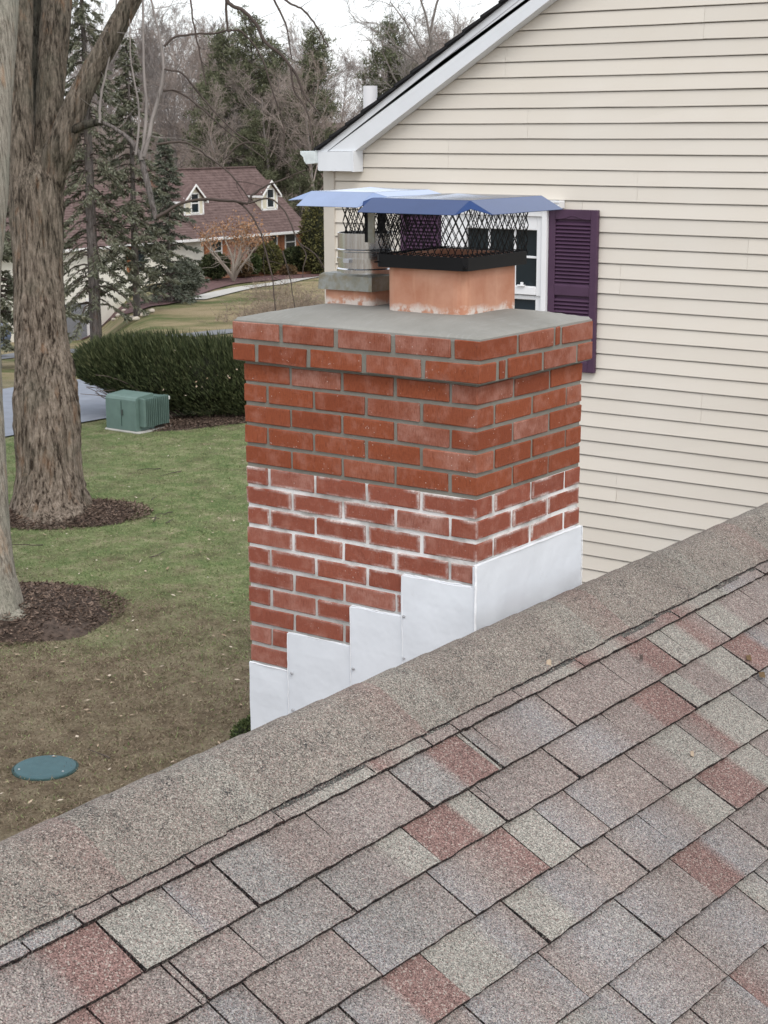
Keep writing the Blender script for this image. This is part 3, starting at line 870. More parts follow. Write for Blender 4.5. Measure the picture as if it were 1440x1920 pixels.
# cement crown
def crown():
    xs = np.concatenate([[a0+.004], np.linspace(a0+.012, x1c-.012, 22), [x1c-.004]]); ys = np.concatenate([[a0+.004], np.linspace(a0+.012, y1c-.012, 30), [y1c-.004]])
    X, Y = np.meshgrid(xs, ys, indexing='ij')
    e = np.minimum(np.minimum(X-a0, x1c-X), np.minimum(Y-a0, y1c-Y))
    Z = zj(0) - .004 + .040*sst(-.08, .20, e) - .006*(e < .006)
    Z = Z + .002*(vnoise(np.stack([X*14, Y*14, X*0], -1).reshape(-1, 3), 3).reshape(X.shape)-.5)
    # mortar fillet that climbs the clay tiles
    n, k = X.shape
    V = np.stack([X, Y, Z], -1).reshape(-1, 3)
    i = np.arange(n-1)[:, None]*k; j = np.arange(k-1)[None, :]
    Fq = np.stack([i+j, i+k+j, i+k+j+1, i+j+1], -1).reshape(-1, 4).tolist()
    loop = [a*k for a in range(n)] + [(n-1)*k+b for b in range(1, k)] + [a*k+k-1 for a in range(n-2, -1, -1)] + [b for b in range(k-2, 0, -1)]
    b0 = len(V); V = np.vstack([V, [(V[q][0], V[q][1], zj(0)-.012) for q in loop]])
    m_ = len(loop); Fq += [(loop[q], b0+q, b0+(q+1) % m_, loop[(q+1) % m_]) for q in range(m_)]
    wobj('crown', V, [f for f in Fq], CROWN, chim, sm=False)
crown()
def rrect(x0, x1, y0, y1, r, n=6):
    P = []
    for cx, cy, s in ((x1-r, y1-r, 0), (x0+r, y1-r, 1), (x0+r, y0+r, 2), (x1-r, y0+r, 3)):
        for t in np.linspace(0, PI/2, n): P.append((cx+r*math.cos(s*PI/2+t), cy+r*math.sin(s*PI/2+t)))
    return np.array(P)
def flue(x0, x1, y0, y1, z0, z1, r=.04, th=.022):
    o_ = rrect(x0, x1, y0, y1, r); i_ = rrect(x0+th, x1-th, y0+th, y1-th, r-th*.6); n = len(o_)
    rings = [(o_, z0), (o_, z0+.04), (o_, z0+.09), (o_, z1-.004), (o_*1, z1), (i_, z1), (i_, z0)]
    V = np.vstack([np.hstack([p, np.full((n, 1), z)]) for p, z in rings])
    Fs = [(a*n+j, a*n+(j+1) % n, (a+1)*n+(j+1) % n, (a+1)*n+j) for a in range(len(rings)-1) for j in range(n)]
    return V, Fs
V, Fs = flue(.205, .525, .185, .485, .19, .412); o = wobj('flue_tile', V, Fs, FLUE, chim, sm=False); o['label'] = 'large square terracotta flue tile'
V, Fs = flue(.268, .468, .585, .785, .19, .325, .03); o = wobj('flue_tile', V, Fs, FLUE, chim); o['label'] = 'small terracotta flue tile'
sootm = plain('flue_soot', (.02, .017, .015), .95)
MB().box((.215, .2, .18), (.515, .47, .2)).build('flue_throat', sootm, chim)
# stepped flashing on the left face, one sheet on the front face
def sheet(y0, y1, ztop, xo, name='flashing_sheet', bulge=.006, sd_=0):
    n, k = 9, 9
    t = np.linspace(0, 1, n); zb = ztop*0 - 2.0
    ys = y0 + (y1-y0)*t; zs = np.linspace(0, 1, k)
    V = []
    for yy, tt in zip(ys, t):
        for s_ in zs:
            z = ztop + (-1.6-ztop)*s_*.6
            b = -xo - bulge*math.sin(PI*tt)*min(1, s_*3)*(.6+.4*math.sin(s_*9+sd_)) - (.0012 if tt in (0., 1.) else 0)
            V.append((b, yy + .0015*math.sin(s_*14+sd_*3)*(1 if 0 < tt < 1 else .8), z - .0012*math.sin(tt*11+sd_)))
    Fs = [(i*k+j, i*k+j+1, (i+1)*k+j+1, (i+1)*k+j) for i in range(n-1) for j in range(k-1)]
    # folded rims
    m0 = len(V)
    for i in range(n): v = V[i*k]; V.append((0.003, v[1], v[2]+.002))
    Fs += [(i*k, (i+1)*k, m0+i+1, m0+i) for i in range(n-1)]
    for e in (n-1,):
        m1 = len(V)
        for j in range(k): v = V[e*k+j]; V.append((.003, v[1], v[2]))
        Fs += [(e*k+j, m1+j, m1+j+1, e*k+j+1) for j in range(k-1)]
    return wobj(name, np.array(V), Fs, FLASH, chim, sm=False)
sheets = [sheet(.722, LY+.003, zj(17)-.002, .003, sd_=1), sheet(.462, .732, zj(15)-.004, .006, sd_=2, bulge=.006), sheet(.258, .470, zj(13)-.004, .009, sd_=3), sheet(-.006, .266, zj(11)-.004, .012, sd_=4)]
steps = MB()
n, k = 9, 7
V = []
for i in range(n):
    for j in range(k):
        V.append((-.012 + (LX+.022)*i/(n-1), -.006 - .004*math.sin(PI*i/(n-1))*min(1, j*.6), zj(10)-.003 - .14*j))
Fs = [(i*k+j, i*k+j+1, (i+1)*k+j+1, (i+1)*k+j) for i in range(n-1) for j in range(k-1)]
m0 = len(V)
for i in range(n): V.append((V[i*k][0], .003, V[i*k][2]+.003))
Fs += [(i*k, (i+1)*k, m0+i+1, m0+i) for i in range(n-1)]
for e, xx in ((0, -.012), (n-1, LX+.010)):
    m1 = len(V)
    for j in range(k): V.append((xx, .004, V[e*k+j][2]))
    Fs += [(e*k+j, m1+j, m1+j+1, e*k+j+1) for j in range(k-1)]
front = wobj('flashing_sheet', np.array(V), Fs, FLASH, chim)
# bright bead of sealant up the corner and along the laps
bd = MB()
def bead(pts, r):
    P = spline(pts, 24); P = P + rng.normal(size=P.shape)*.0006
    bd.tubes(P, [r*(1+.12*math.sin(i*1.1)) for i in range(24)], 6)
bead([(-.013, -.008, zj(10)+.002), (-.015, -.009, -.55), (-.015, -.009, -.64), (-.014, -.010, -.80)], .0042)
for yy, zt in ((.262, zj(13)), (.466, zj(15)), (.727, zj(17))): bead([(-.0105, yy, zt+.13), (-.0135, yy, zt), (-.0125, yy, zt-.12), (-.011, yy, zt-.30)], .0012)
bead([(-.006, -.004, zj(10)-.001), (.2, -.007, zj(10)-.002), (.4, -.008, zj(10)-.001), (LX+.008, -.005, zj(10)-.002)], .0012)
bead([(LX+.008, -.008, zj(10)), (LX+.010, -.009, -.56), (LX+.010, -.009, -.62), (LX+.010, -.009, -.72)], .0014)
for s_, (y0, y1, zt) in zip(sheets, ((.728, .897, zj(17)), (.466, .728, zj(15)), (.262, .466, zj(13)), (0, .262, zj(11)))):
    bead([(-.002, y0, zt-.001), (-.004, (y0+y1)/2, zt-.001), (-.002, y1, zt-.001)], .0016)
bd.build('sealant_bead', SEAL, chim)
def screw(par, p, nrm):
    mb = MB(); p = np.array(p, float); nrm = np.array(nrm, float)
    mb.cyl(p, p+nrm*.003, .0055, .0045, 10); mb.cyl(p+nrm*.003, p+nrm*.006, .0028, .0024, 6)
    mb.build('screw', SCREW, par)
for s_, p in ((sheets[3], (-.013, .255, -.675)), (sheets[3], (-.013, .255, -.81)), (sheets[2], (-.012, .455, -.884)), (sheets[1], (-.010, .712, -.950)), (sheets[1], (-.012, .709, -1.077))): screw(s_, p, (-1, 0, 0))

# ------------------------------------------------------------------ chimney caps
def slab_lid(name, par, X0, X1, Y0_, Y1_, z, out, drop, mat, skip=(), outs=None):
    mb = MB(); th = .0015
    # plate, faintly crowned, and a bent skirt on each side (notched corners)
    cx, cy = (X0+X1)/2, (Y0_+Y1_)/2
    n = 8; V = []; Fs = []
    for i in range(n+1):
        for j in range(n+1):
            u, v = i/n, j/n
            V.append((X0+(X1-X0)*u, Y0_+(Y1_-Y0_)*v, z + .010*(1-abs(2*u-1))*(1-abs(2*v-1))))
    Fs = [(i*(n+1)+j, (i+1)*(n+1)+j, (i+1)*(n+1)+j+1, i*(n+1)+j+1) for i in range(n) for j in range(n)]
    mb.add(V, Fs); mb.add([(x, y, zz-th) for x, y, zz in V], [f[::-1] for f in Fs])
    o_ = outs or {}
    def skirt(a, b, dx, dy, key):
        w_ = o_.get(key, out)
        w_, dr_ = w_ if isinstance(w_, tuple) else (w_, drop*w_/out)
        a = np.array(a, float); b = np.array(b, float); e = np.array((dx*w_, dy*w_, -dr_))
        t = unit((b-a)[None])[0]
        mid = (a+b)/2 + e*.5 + np.array((0, 0, .003))
        A = [a, b, b+e-t*.002, a+e+t*.002]; up = np.array((dx*.0, dy*.0, -th))
        mb.add(A+[q+up for q in A], [(0,1,2,3),(7,6,5,4),(2,6,7,3),(1,5,6,2),(0,3,7,4)])
        # pinched corner folds at both ends of the skirt
        for c, ee, sg in ((a, a+e+t*.002, -1), (b, b+e-t*.002, 1)):
            m_ = c + t*sg*.010 + np.array((dx, dy, 0))*.010 + np.array((0, 0, -.024))
            Fm = [c+up*.3, ee+up*.3, m_]
            mb.add(Fm+[q+up for q in Fm], [(0,1,2),(5,4,3)] if sg > 0 else [(2,1,0),(3,4,5)])
    z0 = z-.0002
    if 'x0' not in skip: skirt((X0, Y1_, z0), (X0, Y0_, z0), -1, 0, 'x0')
    if 'x1' not in skip: skirt((X1, Y0_, z0), (X1, Y1_, z0), 1, 0, 'x1')
    if 'y0' not in skip: skirt((X0, Y0_, z0), (X1, Y0_, z0), 0, -1, 'y0')
    if 'y1' not in skip: skirt((X1, Y1_, z0), (X0, Y1_, z0), 0, 1, 'y1')
    return mb.build(name, mat, par)
def screen(par, corners, z0, z1, pitch, rows, flare=0.0, wd=.0023):
    """expanded-metal walls: diamonds of thin strands between z0 and z1"""
    mb = MB()
    P = [np.array(c, float) for c in corners]; c0 = sum(P)/len(P)
    hr = (z1-z0)/rows
    for a, b in zip(P, P[1:]+P[:1]):
        L = np.linalg.norm(b-a); nn = max(2, int(round(L/pitch))); t = (b-a)/L
        nr = np.array((t[1], -t[0]))
        for i in range(nn):
            for r in range(rows):
                for s_ in (0, 1):
                    for hf in (0, 1):
                        # two halves per strand with a short kink, as in stretched sheet
                        u0 = (i + (s_ if hf == 0 else .5))/nn; u1 = (i + (.5 if hf == 0 else 1-s_))/nn
                        q0 = z0+hr*(r+hf*.5); q1 = z0+hr*(r+hf*.5+.5)
                        f0 = 1+flare*(1-(q0-z0)/(z1-z0)); f1 = 1+flare*(1-(q1-z0)/(z1-z0))
                        A = c0+(a+(b-a)*u0-c0)*f0; B = c0+(a+(b-a)*u1-c0)*f1
                        mb.bar((A[0], A[1], q0), (B[0], B[1], q1), wd, (*nr, 0), .0016)
    return mb.build('mesh_screen', BLK, par)
cap = thing('chimney_cap', 'wide flat chimney cap with blue-silver lid and black mesh sides on the larger clay flue', 'chimney cap', (.365, .335, .37))
slab_lid('lid', cap, .150, .56, .130, .490, .588, .080, .040, LIDM, outs={'y1': (.078, .026)})
screen(cap, [(.192, .172), (.552, .172), (.552, .498), (.192, .498)], .405, .585, .026, 4)
bx = MB()
p_o = np.array([(.185+.012, .165), (.545-.012, .165), (.545, .165+.012), (.545, .505-.012), (.545-.012, .505), (.185+.012, .505), (.185, .505-.012), (.185, .165+.012)])
cxy = p_o.mean(0); p_i = cxy + (p_o-cxy)*.965
n = 8
V = np.vstack([np.hstack([p_o, np.full((n, 1), .374)]), np.hstack([p_o, np.full((n, 1), .414)]), np.hstack([p_i, np.full((n, 1), .414)]), np.hstack([p_i, np.full((n, 1), .374)])])
bx.add(V, [(a*n+j, a*n+(j+1) % n, ((a+1) % 4)*n+(j+1) % n, ((a+1) % 4)*n+j) for a in range(4) for j in range(n)])
bx.build('band', BLK, cap)
# inturned strands lying over the flue rim, just above the band
it = MB()
for i in range(13):
    u = .2+.335*i/12
    it.bar((u, .172, .413), (u+.010, .205, .420), .0022); it.bar((u+.026, .172, .413), (u+.012, .205, .420), .0022)
    it.bar((u, .498, .413), (u+.010, .465, .420), .0022)
    v = .18+.30*i/12
    it.bar((.192, v, .413), (.226, v+.010, .420), .0022); it.bar((.192, v+.024, .413), (.226, v+.012, .420), .0022)
    it.bar((.552, v, .413), (.518, v+.010, .420), .0022)
it.build('inturned_mesh', BLK, cap)
for p, d in (((.19, .172, .386), (-.7, -.7, 0)), ((.54, .20, .392), (1, 0, 0)), ((.20, .49, .39), (-1, .2, 0))):
    sc = MB(); d = np.array(d); p = np.array(p)
    sc.cyl(p, p+d*.012, .006, .006, 6); sc.cyl(p+d*.01, p+d*.03, .0025, .0025, 6); sc.build('bolt', BLK, cap)
vent = thing('flue_vent', 'shiny steel vent pipe on a tarnished square collar under the smaller flat lid', 'flue vent', (.365, .68, .3))
VX, VY = .365, .676
cb = MB(); X0_, X1_, Y0_, Y1_ = .255, .475, .571, .792
cb.add([(X0_, Y0_, .285), (X1_, Y0_, .285), (X1_, Y1_, .285), (X0_, Y1_, .285), (X0_+.003, Y0_+.003, .331), (X1_-.003, Y0_+.003, .331), (X1_-.003, Y1_-.003, .331), (X0_+.003, Y1_-.003, .331),
        (X0_+.013, Y0_+.013, .338), (X1_-.013, Y0_+.013, .338), (X1_-.013, Y1_-.013, .338), (X0_+.013, Y1_-.013, .338)],
       [(0,1,5,4),(1,2,6,5),(2,3,7,6),(3,0,4,7),(4,5,9,8),(5,6,10,9),(6,7,11,10),(7,4,8,11),(8,9,10,11)])
cb.build('collar', GALV, vent)
MB().box((X0_-.0015, Y0_+.0, .286), (X0_+.004, Y0_+.014, .330)).build('collar_corner', GALV, vent)
def ring(prof, cx, cy, n=48):
    a = np.arange(n)*2*PI/n
    V = np.vstack([np.stack([cx+r*np.cos(a), cy+r*np.sin(a), np.full(n, z)], -1) for r, z in prof])
    Fs = [(i*n+j, i*n+(j+1) % n, (i+1)*n+(j+1) % n, (i+1)*n+j) for i in range(len(prof)-1) for j in range(n)]
    return V, Fs
PRD = .093
V, Fs = ring([(PRD+.004, .336), (PRD+.004, .350), (PRD, .354), (PRD, .405), (PRD+.003, .408), (PRD+.003, .413), (PRD, .416), (PRD, .466), (PRD-.004, .466), (PRD-.004, .345)], VX, VY)
smooth_sharp(wobj('pipe', V, Fs, STEEL, vent).data)
V, Fs = ring([(PRD+.0012, .372), (PRD+.003, .372), (PRD+.003, .386), (PRD+.0012, .386)], VX, VY); wobj('clamp_band', V, Fs, STEEL, vent)
MB().box((VX-PRD-.016, VY-.012, .374), (VX-PRD-.002, VY+.012, .385)).build('clamp_screw', SCREW, vent)
slab_lid('lid', vent, .200, .50, .524, .769, .602, .080, .043, m_metal('silver_lid', (.36, .44, .62), .14, .08, (2, 2, 2)), outs={'y0': (.055, .0125), 'y1': (.098, .030)})
screen(vent, [(.280, .560), (.462, .560), (.462, .712), (.280, .712)], .455, .598, .026, 3, -.07)
MB().box((VX-PRD+.006, .577, .44), (VX-PRD+.009, .603, .600)).build('strap', GALV, vent)
MB().box((VX+PRD-.012, .66, .44), (VX+PRD-.009, .69, .600)).build('strap', BLK, vent)
MB().box((VX-PRD+.014, .600, .44), (VX-PRD+.040, .622, .600)).build('strap', BLK, vent)

# ================================================================== HOUSE WITH THE GABLE WALL
XS = 5.883; PK = .30                                      # wall plane and peak position
house = thing('gable_house', 'cream vinyl sided gable house with white rake trim and plum shutters behind the chimney', 'house', (XS+4, .3, -5.2))
hb = np.array(wl(house))
def zl(i): return .418 - .1016*i
SL = .605
def yrake(z):                                             # lower edge of the rake trim
    return 4.832 - (z-.637)/SL
seam = {-4: 3.432, -3: 3.432, 0: 2.585, 1: 2.585, 4: 1.79, 5: 1.79, 6: 2.693, 7: 2.693, 14: 2.067, 15: 2.067, 20: 2.677, 21: 2.677, -2: 4.082, -1: 4.082, -8: 3.613, -7: 3.613}
sr = random.Random(5)
for i in range(-26, 56):
    z0, z1 = zl(i), zl(i-1)
    yl0 = min(5.099, yrake(z0)+.06); yl1 = min(5.099, yrake(z1)+.06)
    if z0 < .637-.06*SL: yl0 = 5.099
    if z1 < .637-.06*SL: yl1 = 5.099
    yr0, yr1 = max(-4.5, 2*PK-yrake(z0)-.06), max(-4.5, 2*PK-yrake(z1)-.06)
    if yl1 <= yr1+.05: continue
    pair = i - (i % 2)
    sm_ = seam.get(i)
    if sm_ is None:
        q = random.Random(pair*7+1); sm_ = q.uniform(-3.5, -.5) if pair % 4 else q.uniform(.2, 1.4)
    sp = sorted({sm_, sm_-3.6, sm_+3.6}); sp = [s_ for s_ in sp if yr1+.1 < s_ < yl1-.1]
    ed = [yl0]+sp[::-1]+[yr0]; ed1 = [yl1]+sp[::-1]+[yr1]
    for a, b, a1, b1 in zip(ed[:-1], ed[1:], ed1[:-1], ed1[1:]):
        gp = .0008
        jx = sr.uniform(-.0008, .0008)
        pr_ = [(XS-.0045, z1-.0065), (XS-.0130+jx, z0+.012), (XS-.0140+jx, z0+.004), (XS-.0132+jx, z0+.0005), (XS-.004, z0+.001)]
        V = []; ng = max(2, int((a-b)/.45)+2)
        for g_ in range(ng):
            q_ = g_/(ng-1); yy = (a-gp)*(1-q_)+(b+gp)*q_; yy1 = (a1-gp)*(1-q_)+(b1+gp)*q_; wz, wx_ = sr.gauss(0, .0009), sr.gauss(0, .0007)
            for x_, z_ in pr_:
                t = (z_-z0)/(z1-z0); V.append((x_+(wx_ if t < .5 else 0), yy*(1-t)+yy1*t, z_+(wz if t < .5 else 0)))
        n = 5; e_ = n*(ng-1)
        Fs = [(g_*n+j, g_*n+j+1, g_*n+n+j+1, g_*n+n+j) for g_ in range(ng-1) for j in range(n-1)] + [(0, 4, 3, 2, 1), tuple(e_+j for j in range(5))]
        wobj('siding_plank', np.array(V), [f[::-1] for f in Fs], SIDE, house, center=True)
# sheathing behind the planks, with the gable shape
bk = MB()
bk.prism([(XS+.014, 5.15, -5.2), (XS+.014, 5.15, .62), (XS+.014, PK, 3.45), (XS+.014, -4.55, .62), (XS+.014, -4.55, -5.2)], (.14, 0, 0))
bk.prism([(XS+.154, 5.15, -5.2), (XS+.154, 5.15, .62), (XS+9, 5.15, .62), (XS+9, 5.15, -5.2)], (0, -.12, 0))
bk.build('wall', SIDE, house)
MB().box((XS-.022, 5.099, -5.2), (XS+.05, 5.198, .50)).build('corner_board', CORN, house)
XR = 5.763
def rk(off0, off1, x0, x1, name, mat, yend=None):
    """a board following the roof slope; offsets are measured straight up from the lower rake edge"""
    mb = MB()
    for sg in (1, -1):
        def pt(y, dz): return (x0, y if sg > 0 else 2*PK-y, .637+(4.832-y)*SL+dz)
        ye = 5.16
        if off0 == 0 and sg > 0: lowp = [(x0, 5.157, .634), (x0, 4.836, .634)]
        else: lowp = [pt(ye, off0)]
        mb.prism(lowp + [pt(PK, off0), pt(PK, off1), pt(ye, off1)] if sg > 0 else [pt(ye, off1), pt(PK, off1), pt(PK, off0), pt(ye, off0)], (x1-x0, 0, 0))
    return mb.build(name, mat, house)
rk(0, .150, XR+.012, XS-.016, 'rake_board', WTRIM)
rk(.1505, .200, XR+.007, XS-.016, 'rake_trim', WTRIM)
rk(.2005, .212, XR-.010, XS+8.5, 'roof', RDARK)
# ragged shingle edge along the rake
eg = MB()
for q in range(34):
    y = 5.17 - q*.145
    if y < PK: break
    z = .637+(4.832-y)*SL+.214
    eg.prism([(XR-.022, y+.02, z-.012), (XR-.022, y-.14, z+.085-.012), (XR-.022, y-.14, z+.085+.006), (XR-.022, y+.02, z+.010)], (.25, 0, 0))
eg.build('roof_edge_shingles', RDARK, house)
rt_ = MB(); rt_.box((XR-.004, 4.846, .492), (XS-.016, 5.158, .632)); rt_.box((XR-.010, 4.832, .488), (XS-.016, 4.8458, .640)); rt_.build('eave_return', WTRIM, house)
MB().box((XR-.002, 5.1585, .497), (XS+8.5, 5.170, .64)).build('fascia', WTRIM, house)
gu = MB()
prof = [(5.172, .640), (5.172, .548), (5.262, .540), (5.285, .565), (5.290, .590), (5.318, .612), (5.318, .634), (5.305, .634)]
inn = [(5.302, .618), (5.280, .597), (5.274, .572), (5.258, .546), (5.178, .553), (5.178, .640)]
pl = [(XR-.02, y, z) for y, z in prof+inn]; gu.prism(pl, (8.6, 0, 0))
gu.prism([(XR-.022, y, z) for y, z in prof[:7]+[(5.312, .626), (5.24, .628), (5.18, .632)]], (.004, 0, 0))
gu.build('gutter', WOLD, house)
vp = MB(); vp.cyl((6.06, 4.905, .5), (6.06, 4.905, 1.10), .0525, .0525, 24); vp.cyl((6.06, 4.905, 1.099), (6.06, 4.905, 1.1005), .0525, .044, 24)
vp.build('vent_pipe', PVC, house)
# window between the shutters
win = obj('window', MB().box((XS-.028, 3.30, -.86), (XS-.020, 3.905, .115)).build('tmp', GLASS, None).data, GLASS, house)
bpy.data.objects.remove(bpy.data.objects['tmp'])
win.data.transform(Matrix.Translation((0, 0, 0)))
def fixwin(o, lo, hi):
    c = (np.array(lo)+np.array(hi))/2; h = (np.array(hi)-np.array(lo))/2
    me = bpy.data.meshes.new('window'); mb = MB().box(-h, h); me.from_pydata(mb.V, [], mb.F); me.update(); me.materials.append(GLASS)
    o.data = me; o.location = tuple(c-hb)
fixwin(win, (XS-.024, 3.305, -.86), (XS-.018, 3.905, .118))
def wp(name, boxes, mat, ch=.004):
    mb = MB()
    for lo, hi in boxes: mb.cbox(lo, hi, ch)
    o = mb.build(name, mat, win); return o
xf = XS-.075
wp('casing', [((xf, 3.232, -.93), (XS-.015, 3.272, .262)), ((xf, 3.975, -.93), (XS-.015, 4.098, .262)), ((xf, 3.2725, .205), (XS-.015, 3.9745, .262))], VINYLW)
wp('head_trim', [((xf-.02, 3.125, .263), (XS-.015, 4.20, .315)), ((xf-.026, 3.120, .300), (xf-.021, 4.205, .318))], VINYLW)
wp('sill', [((xf-.03, 3.18, -.975), (XS-.015, 4.14, -.932))], VINYLW)
xs_ = XS-.058
wp('upper_sash', [((xs_, 3.2725, -.335), (XS-.016, 3.318, .204)), ((xs_, 3.900, -.335), (XS-.016, 3.9745, .204)), ((xs_, 3.3185, .112), (XS-.016, 3.8995, .204)), ((xs_-.006, 3.3185, -.330), (XS-.016, 3.8995, -.272))], VINYLW)
wp('muntin', [((XS-.034, 3.498, -.271), (XS-.0255, 3.516, .111)), ((XS-.034, 3.709, -.271), (XS-.0255, 3.727, .111)), ((XS-.033, 3.3185, -.081), (XS-.0262, 3.8995, -.065))], VINYLW, .002)
wp('lower_sash', [((xs_+.014, 3.2725, -.90), (XS-.016, 3.330, -.336)), ((xs_+.014, 3.892, -.90), (XS-.016, 3.9745, -.336)), ((xs_+.014, 3.3305, -.365), (XS-.016, 3.8915, -.336)), ((xs_+.014, 3.3305, -.90), (XS-.016, 3.8915, -.845))], VINYLW)
wp('sash_lock', [((xs_-.02, 3.40, -.272), (xs_-.002, 3.46, -.262)), ((xs_-.014, 3.415, -.262), (xs_-.004, 3.435, -.244))], VINYLW, .001)
# shutters
def shutter(y0, y1, lbl):
    zt, zb = .258, -.835; x0, x1 = XS-.050, XS-.016
    fr = MB()
    st_ = .052
    fr.cbox((x0, y0, zb), (x1, y0+st_, zt), .004); fr.cbox((x0, y1-st_, zb), (x1, y1, zt), .004)
    for a, b in ((.192, zt), (-.320, -.252), (zb, -.765)): fr.cbox((x0+.0006, y0+st_, a), (x1, y1-st_, b), .003)
    fr.box((x1-.010, y0+st_, zb+.02), (x1-.004, y1-st_, zt-.02))
    # arched moulding on the top rail
    P = [(x0-.001, y0+st_+(y1-y0-2*st_)*t, .196+.022*math.exp(-((t-.5)/.2)**2)) for t in np.linspace(0, 1, 21)]
    fr.tubes(P, [.0035]*21, 5)
    s_ = fr.build('shutter', PLUM, house); s_['label'] = lbl
    me = bpy.data.meshes.new('louvre'); h = (y1-y0-2*st_)/2-.001
    mb = MB(); mb.add([(-.012, -h, -.011), (-.012, h, -.011), (.010, h, .012), (.010, -h, .012), (-.008, -h, -.0145), (-.008, h, -.0145), (.013, h, .009), (.013, -h, .009)], [(0,3,2,1),(4,5,6,7),(0,1,5,4),(1,2,6,5),(2,3,7,6),(3,0,4,7)])
    me.from_pydata(mb.V, [], mb.F); me.update()
    yc = (y0+y1)/2
    for z0_, z1_ in ((-.252, .192), (-.765, -.320)):
        nl = int(round((z1_-z0_)/.0256))
        for q in range(nl): obj('louvre', me, PLUM, s_, np.array((x0+.015, yc, z0_+.012+(z1_-z0_-.012)*q/nl)) - np.array(wl(s_)))
    for yy in (y0+.025, y1-.025): MB().cyl((x0-.002, yy, .03), (x0+.001, yy, .03), .005, .005, 8).build('shutter_screw', plain('dull_pin', (.3, .25, .3), .5) if False else PLUM, s_)
shutter(2.855, 3.230, 'right-hand plum shutter in full view')
shutter(4.100, 4.475, 'left-hand plum shutter half hidden by the cap mesh')

# ================================================================== LAWN DETAILS
def grass():
    n = 190000
    d = rng.uniform(13.5, 34.5, n); u = rng.uniform(-.27, .035, n); l = u*d
    X, Y = horiz(d, l)
    keep = Y < 22.6
    X, Y, d = X[keep], Y[keep], d[keep]; n = len(X)
    keep = rng.random(n) < np.clip(.5+.5*vnoise(np.stack([X*1.5, Y*1.5, 0*X], -1), 5), 0, 1)
    X, Y, d = X[keep], Y[keep], d[keep]; n = len(X)
    P = np.stack([X, Y, hgt(X, Y)-.004], -1)
    D = np.stack([rng.normal(size=n)*.9, rng.normal(size=n)*.9, rng.uniform(.25, 1.0, n)], -1)
    V, Fq = leafquads(P, D, rng.uniform(.022, .060, n), rng.uniform(.005, .012, n))
    tag(wobj('grass', V, Fq, GBLADE), 'thin patchy winter grass, green beyond and brown close to the house', 'grass', kind='stuff')
    m_ = 420
    d = rng.uniform(14, 34, m_); l = rng.uniform(-.26, .02, m_)*d; X, Y = horiz(d, l); ok = Y < 22.5; X, Y = X[ok], Y[ok]; m_ = len(X)
    P = np.stack([X, Y, hgt(X, Y)+.035], -1); D = np.stack([rng.normal(size=m_), rng.normal(size=m_), rng.normal(size=m_)*.15], -1)
    V, Fq = leafquads(P, D, rng.uniform(.03, .09, m_), rng.uniform(.02, .05, m_), N=np.tile((0., .1, 1.), (m_, 1)))
    tag(wobj('fallen_leaves', V, Fq, TANLEAF), 'pale dry leaves scattered over the lawn', 'leaves', kind='stuff')
grass()
def sticks():
    r = np.random.default_rng(8); L = []
    for q in range(26):
        d = r.uniform(14, 32); X, Y = horiz(d, r.uniform(-.25, .0)*d); a = r.uniform(0, PI); ln = r.uniform(.15, .6); z = hz(X, Y)+.03
        p = np.array((X, Y, z)); dd = np.array((math.cos(a), math.sin(a), 0)); e = [p+dd*ln*k/4+r.normal(size=3)*np.array((.012, .012, .004)) for k in range(5)]
        L.append(tube(e, np.linspace(.009, .004, 5), 4))
    tag(wobj('fallen_twigs', *cat_meshes(L), TWIGD), 'thin dark sticks lying about on the lawn', 'twigs', kind='stuff')
sticks()
def mulch_bed(c, rx, ry, rot, seed, hh=.14):
    n, k = 10, 48
    a = np.arange(k)*2*PI/k
    r0 = 1 + .18*(vnoise(np.stack([np.cos(a)*2+9, np.sin(a)*2+9, a*0+seed], -1), seed)-.5)*2
    V = [(c[0], c[1], hz(*c)+hh)]
    for i in range(1, n+1):
        t = i/n
        for j in range(k):
            x, y = rx*t*r0[j]*math.cos(a[j]), ry*t*r0[j]*math.sin(a[j])
            X = c[0]+x*math.cos(rot)-y*math.sin(rot); Y = c[1]+x*math.sin(rot)+y*math.cos(rot)
            V.append((X, Y, hz(X, Y)+.012+hh*(1-t**2.2)*(.85+.3*vnoise(np.array([[X*5, Y*5, 0.]]), 2)[0]) - (.03 if i == n else 0)))
    Fs = [(0, 1+j, 1+(j+1) % k) for j in range(k)] + [(1+(i-1)*k+j, 1+i*k+j, 1+i*k+(j+1) % k, 1+(i-1)*k+(j+1) % k) for i in range(1, n) for j in range(k)]
    tag(wobj('mulch_bed', np.array(V), Fs, MULCH, sm=True), kind='structure')
    m_ = 9000
    rr = np.sqrt(rng.random(m_))*1.02; aa = rng.random(m_)*2*PI
    x, y = rx*rr*np.cos(aa), ry*rr*np.sin(aa)
    X = c[0]+x*math.cos(rot)-y*math.sin(rot); Y = c[1]+x*math.sin(rot)+y*math.cos(rot)
    P = np.stack([X, Y, hgt(X, Y)+.02+hh*1.16*np.clip(1-rr**2.2, 0, 1)+rng.random(m_)*.02], -1)
    D = np.stack([rng.normal(size=m_), rng.normal(size=m_), rng.normal(size=m_)*.3], -1)
    return leafquads(P, D, rng.uniform(.03, .09, m_), rng.uniform(.012, .03, m_), N=np.tile((.1, .1, 1.), (m_, 1))+rng.normal(size=(m_, 3))*.4)
ch = [mulch_bed((13.62, 16.75), 1.42, .98, -.75, 3, .10), mulch_bed((9.25, 13.3), 1.66, 1.36, -.6, 8, .20)]
V, Fq = cat_meshes(ch)
tag(wobj('mulch_chips', V, Fq, CHIP), 'brown bark mulch heaped around the feet of the two near trees', 'mulch', kind='stuff')
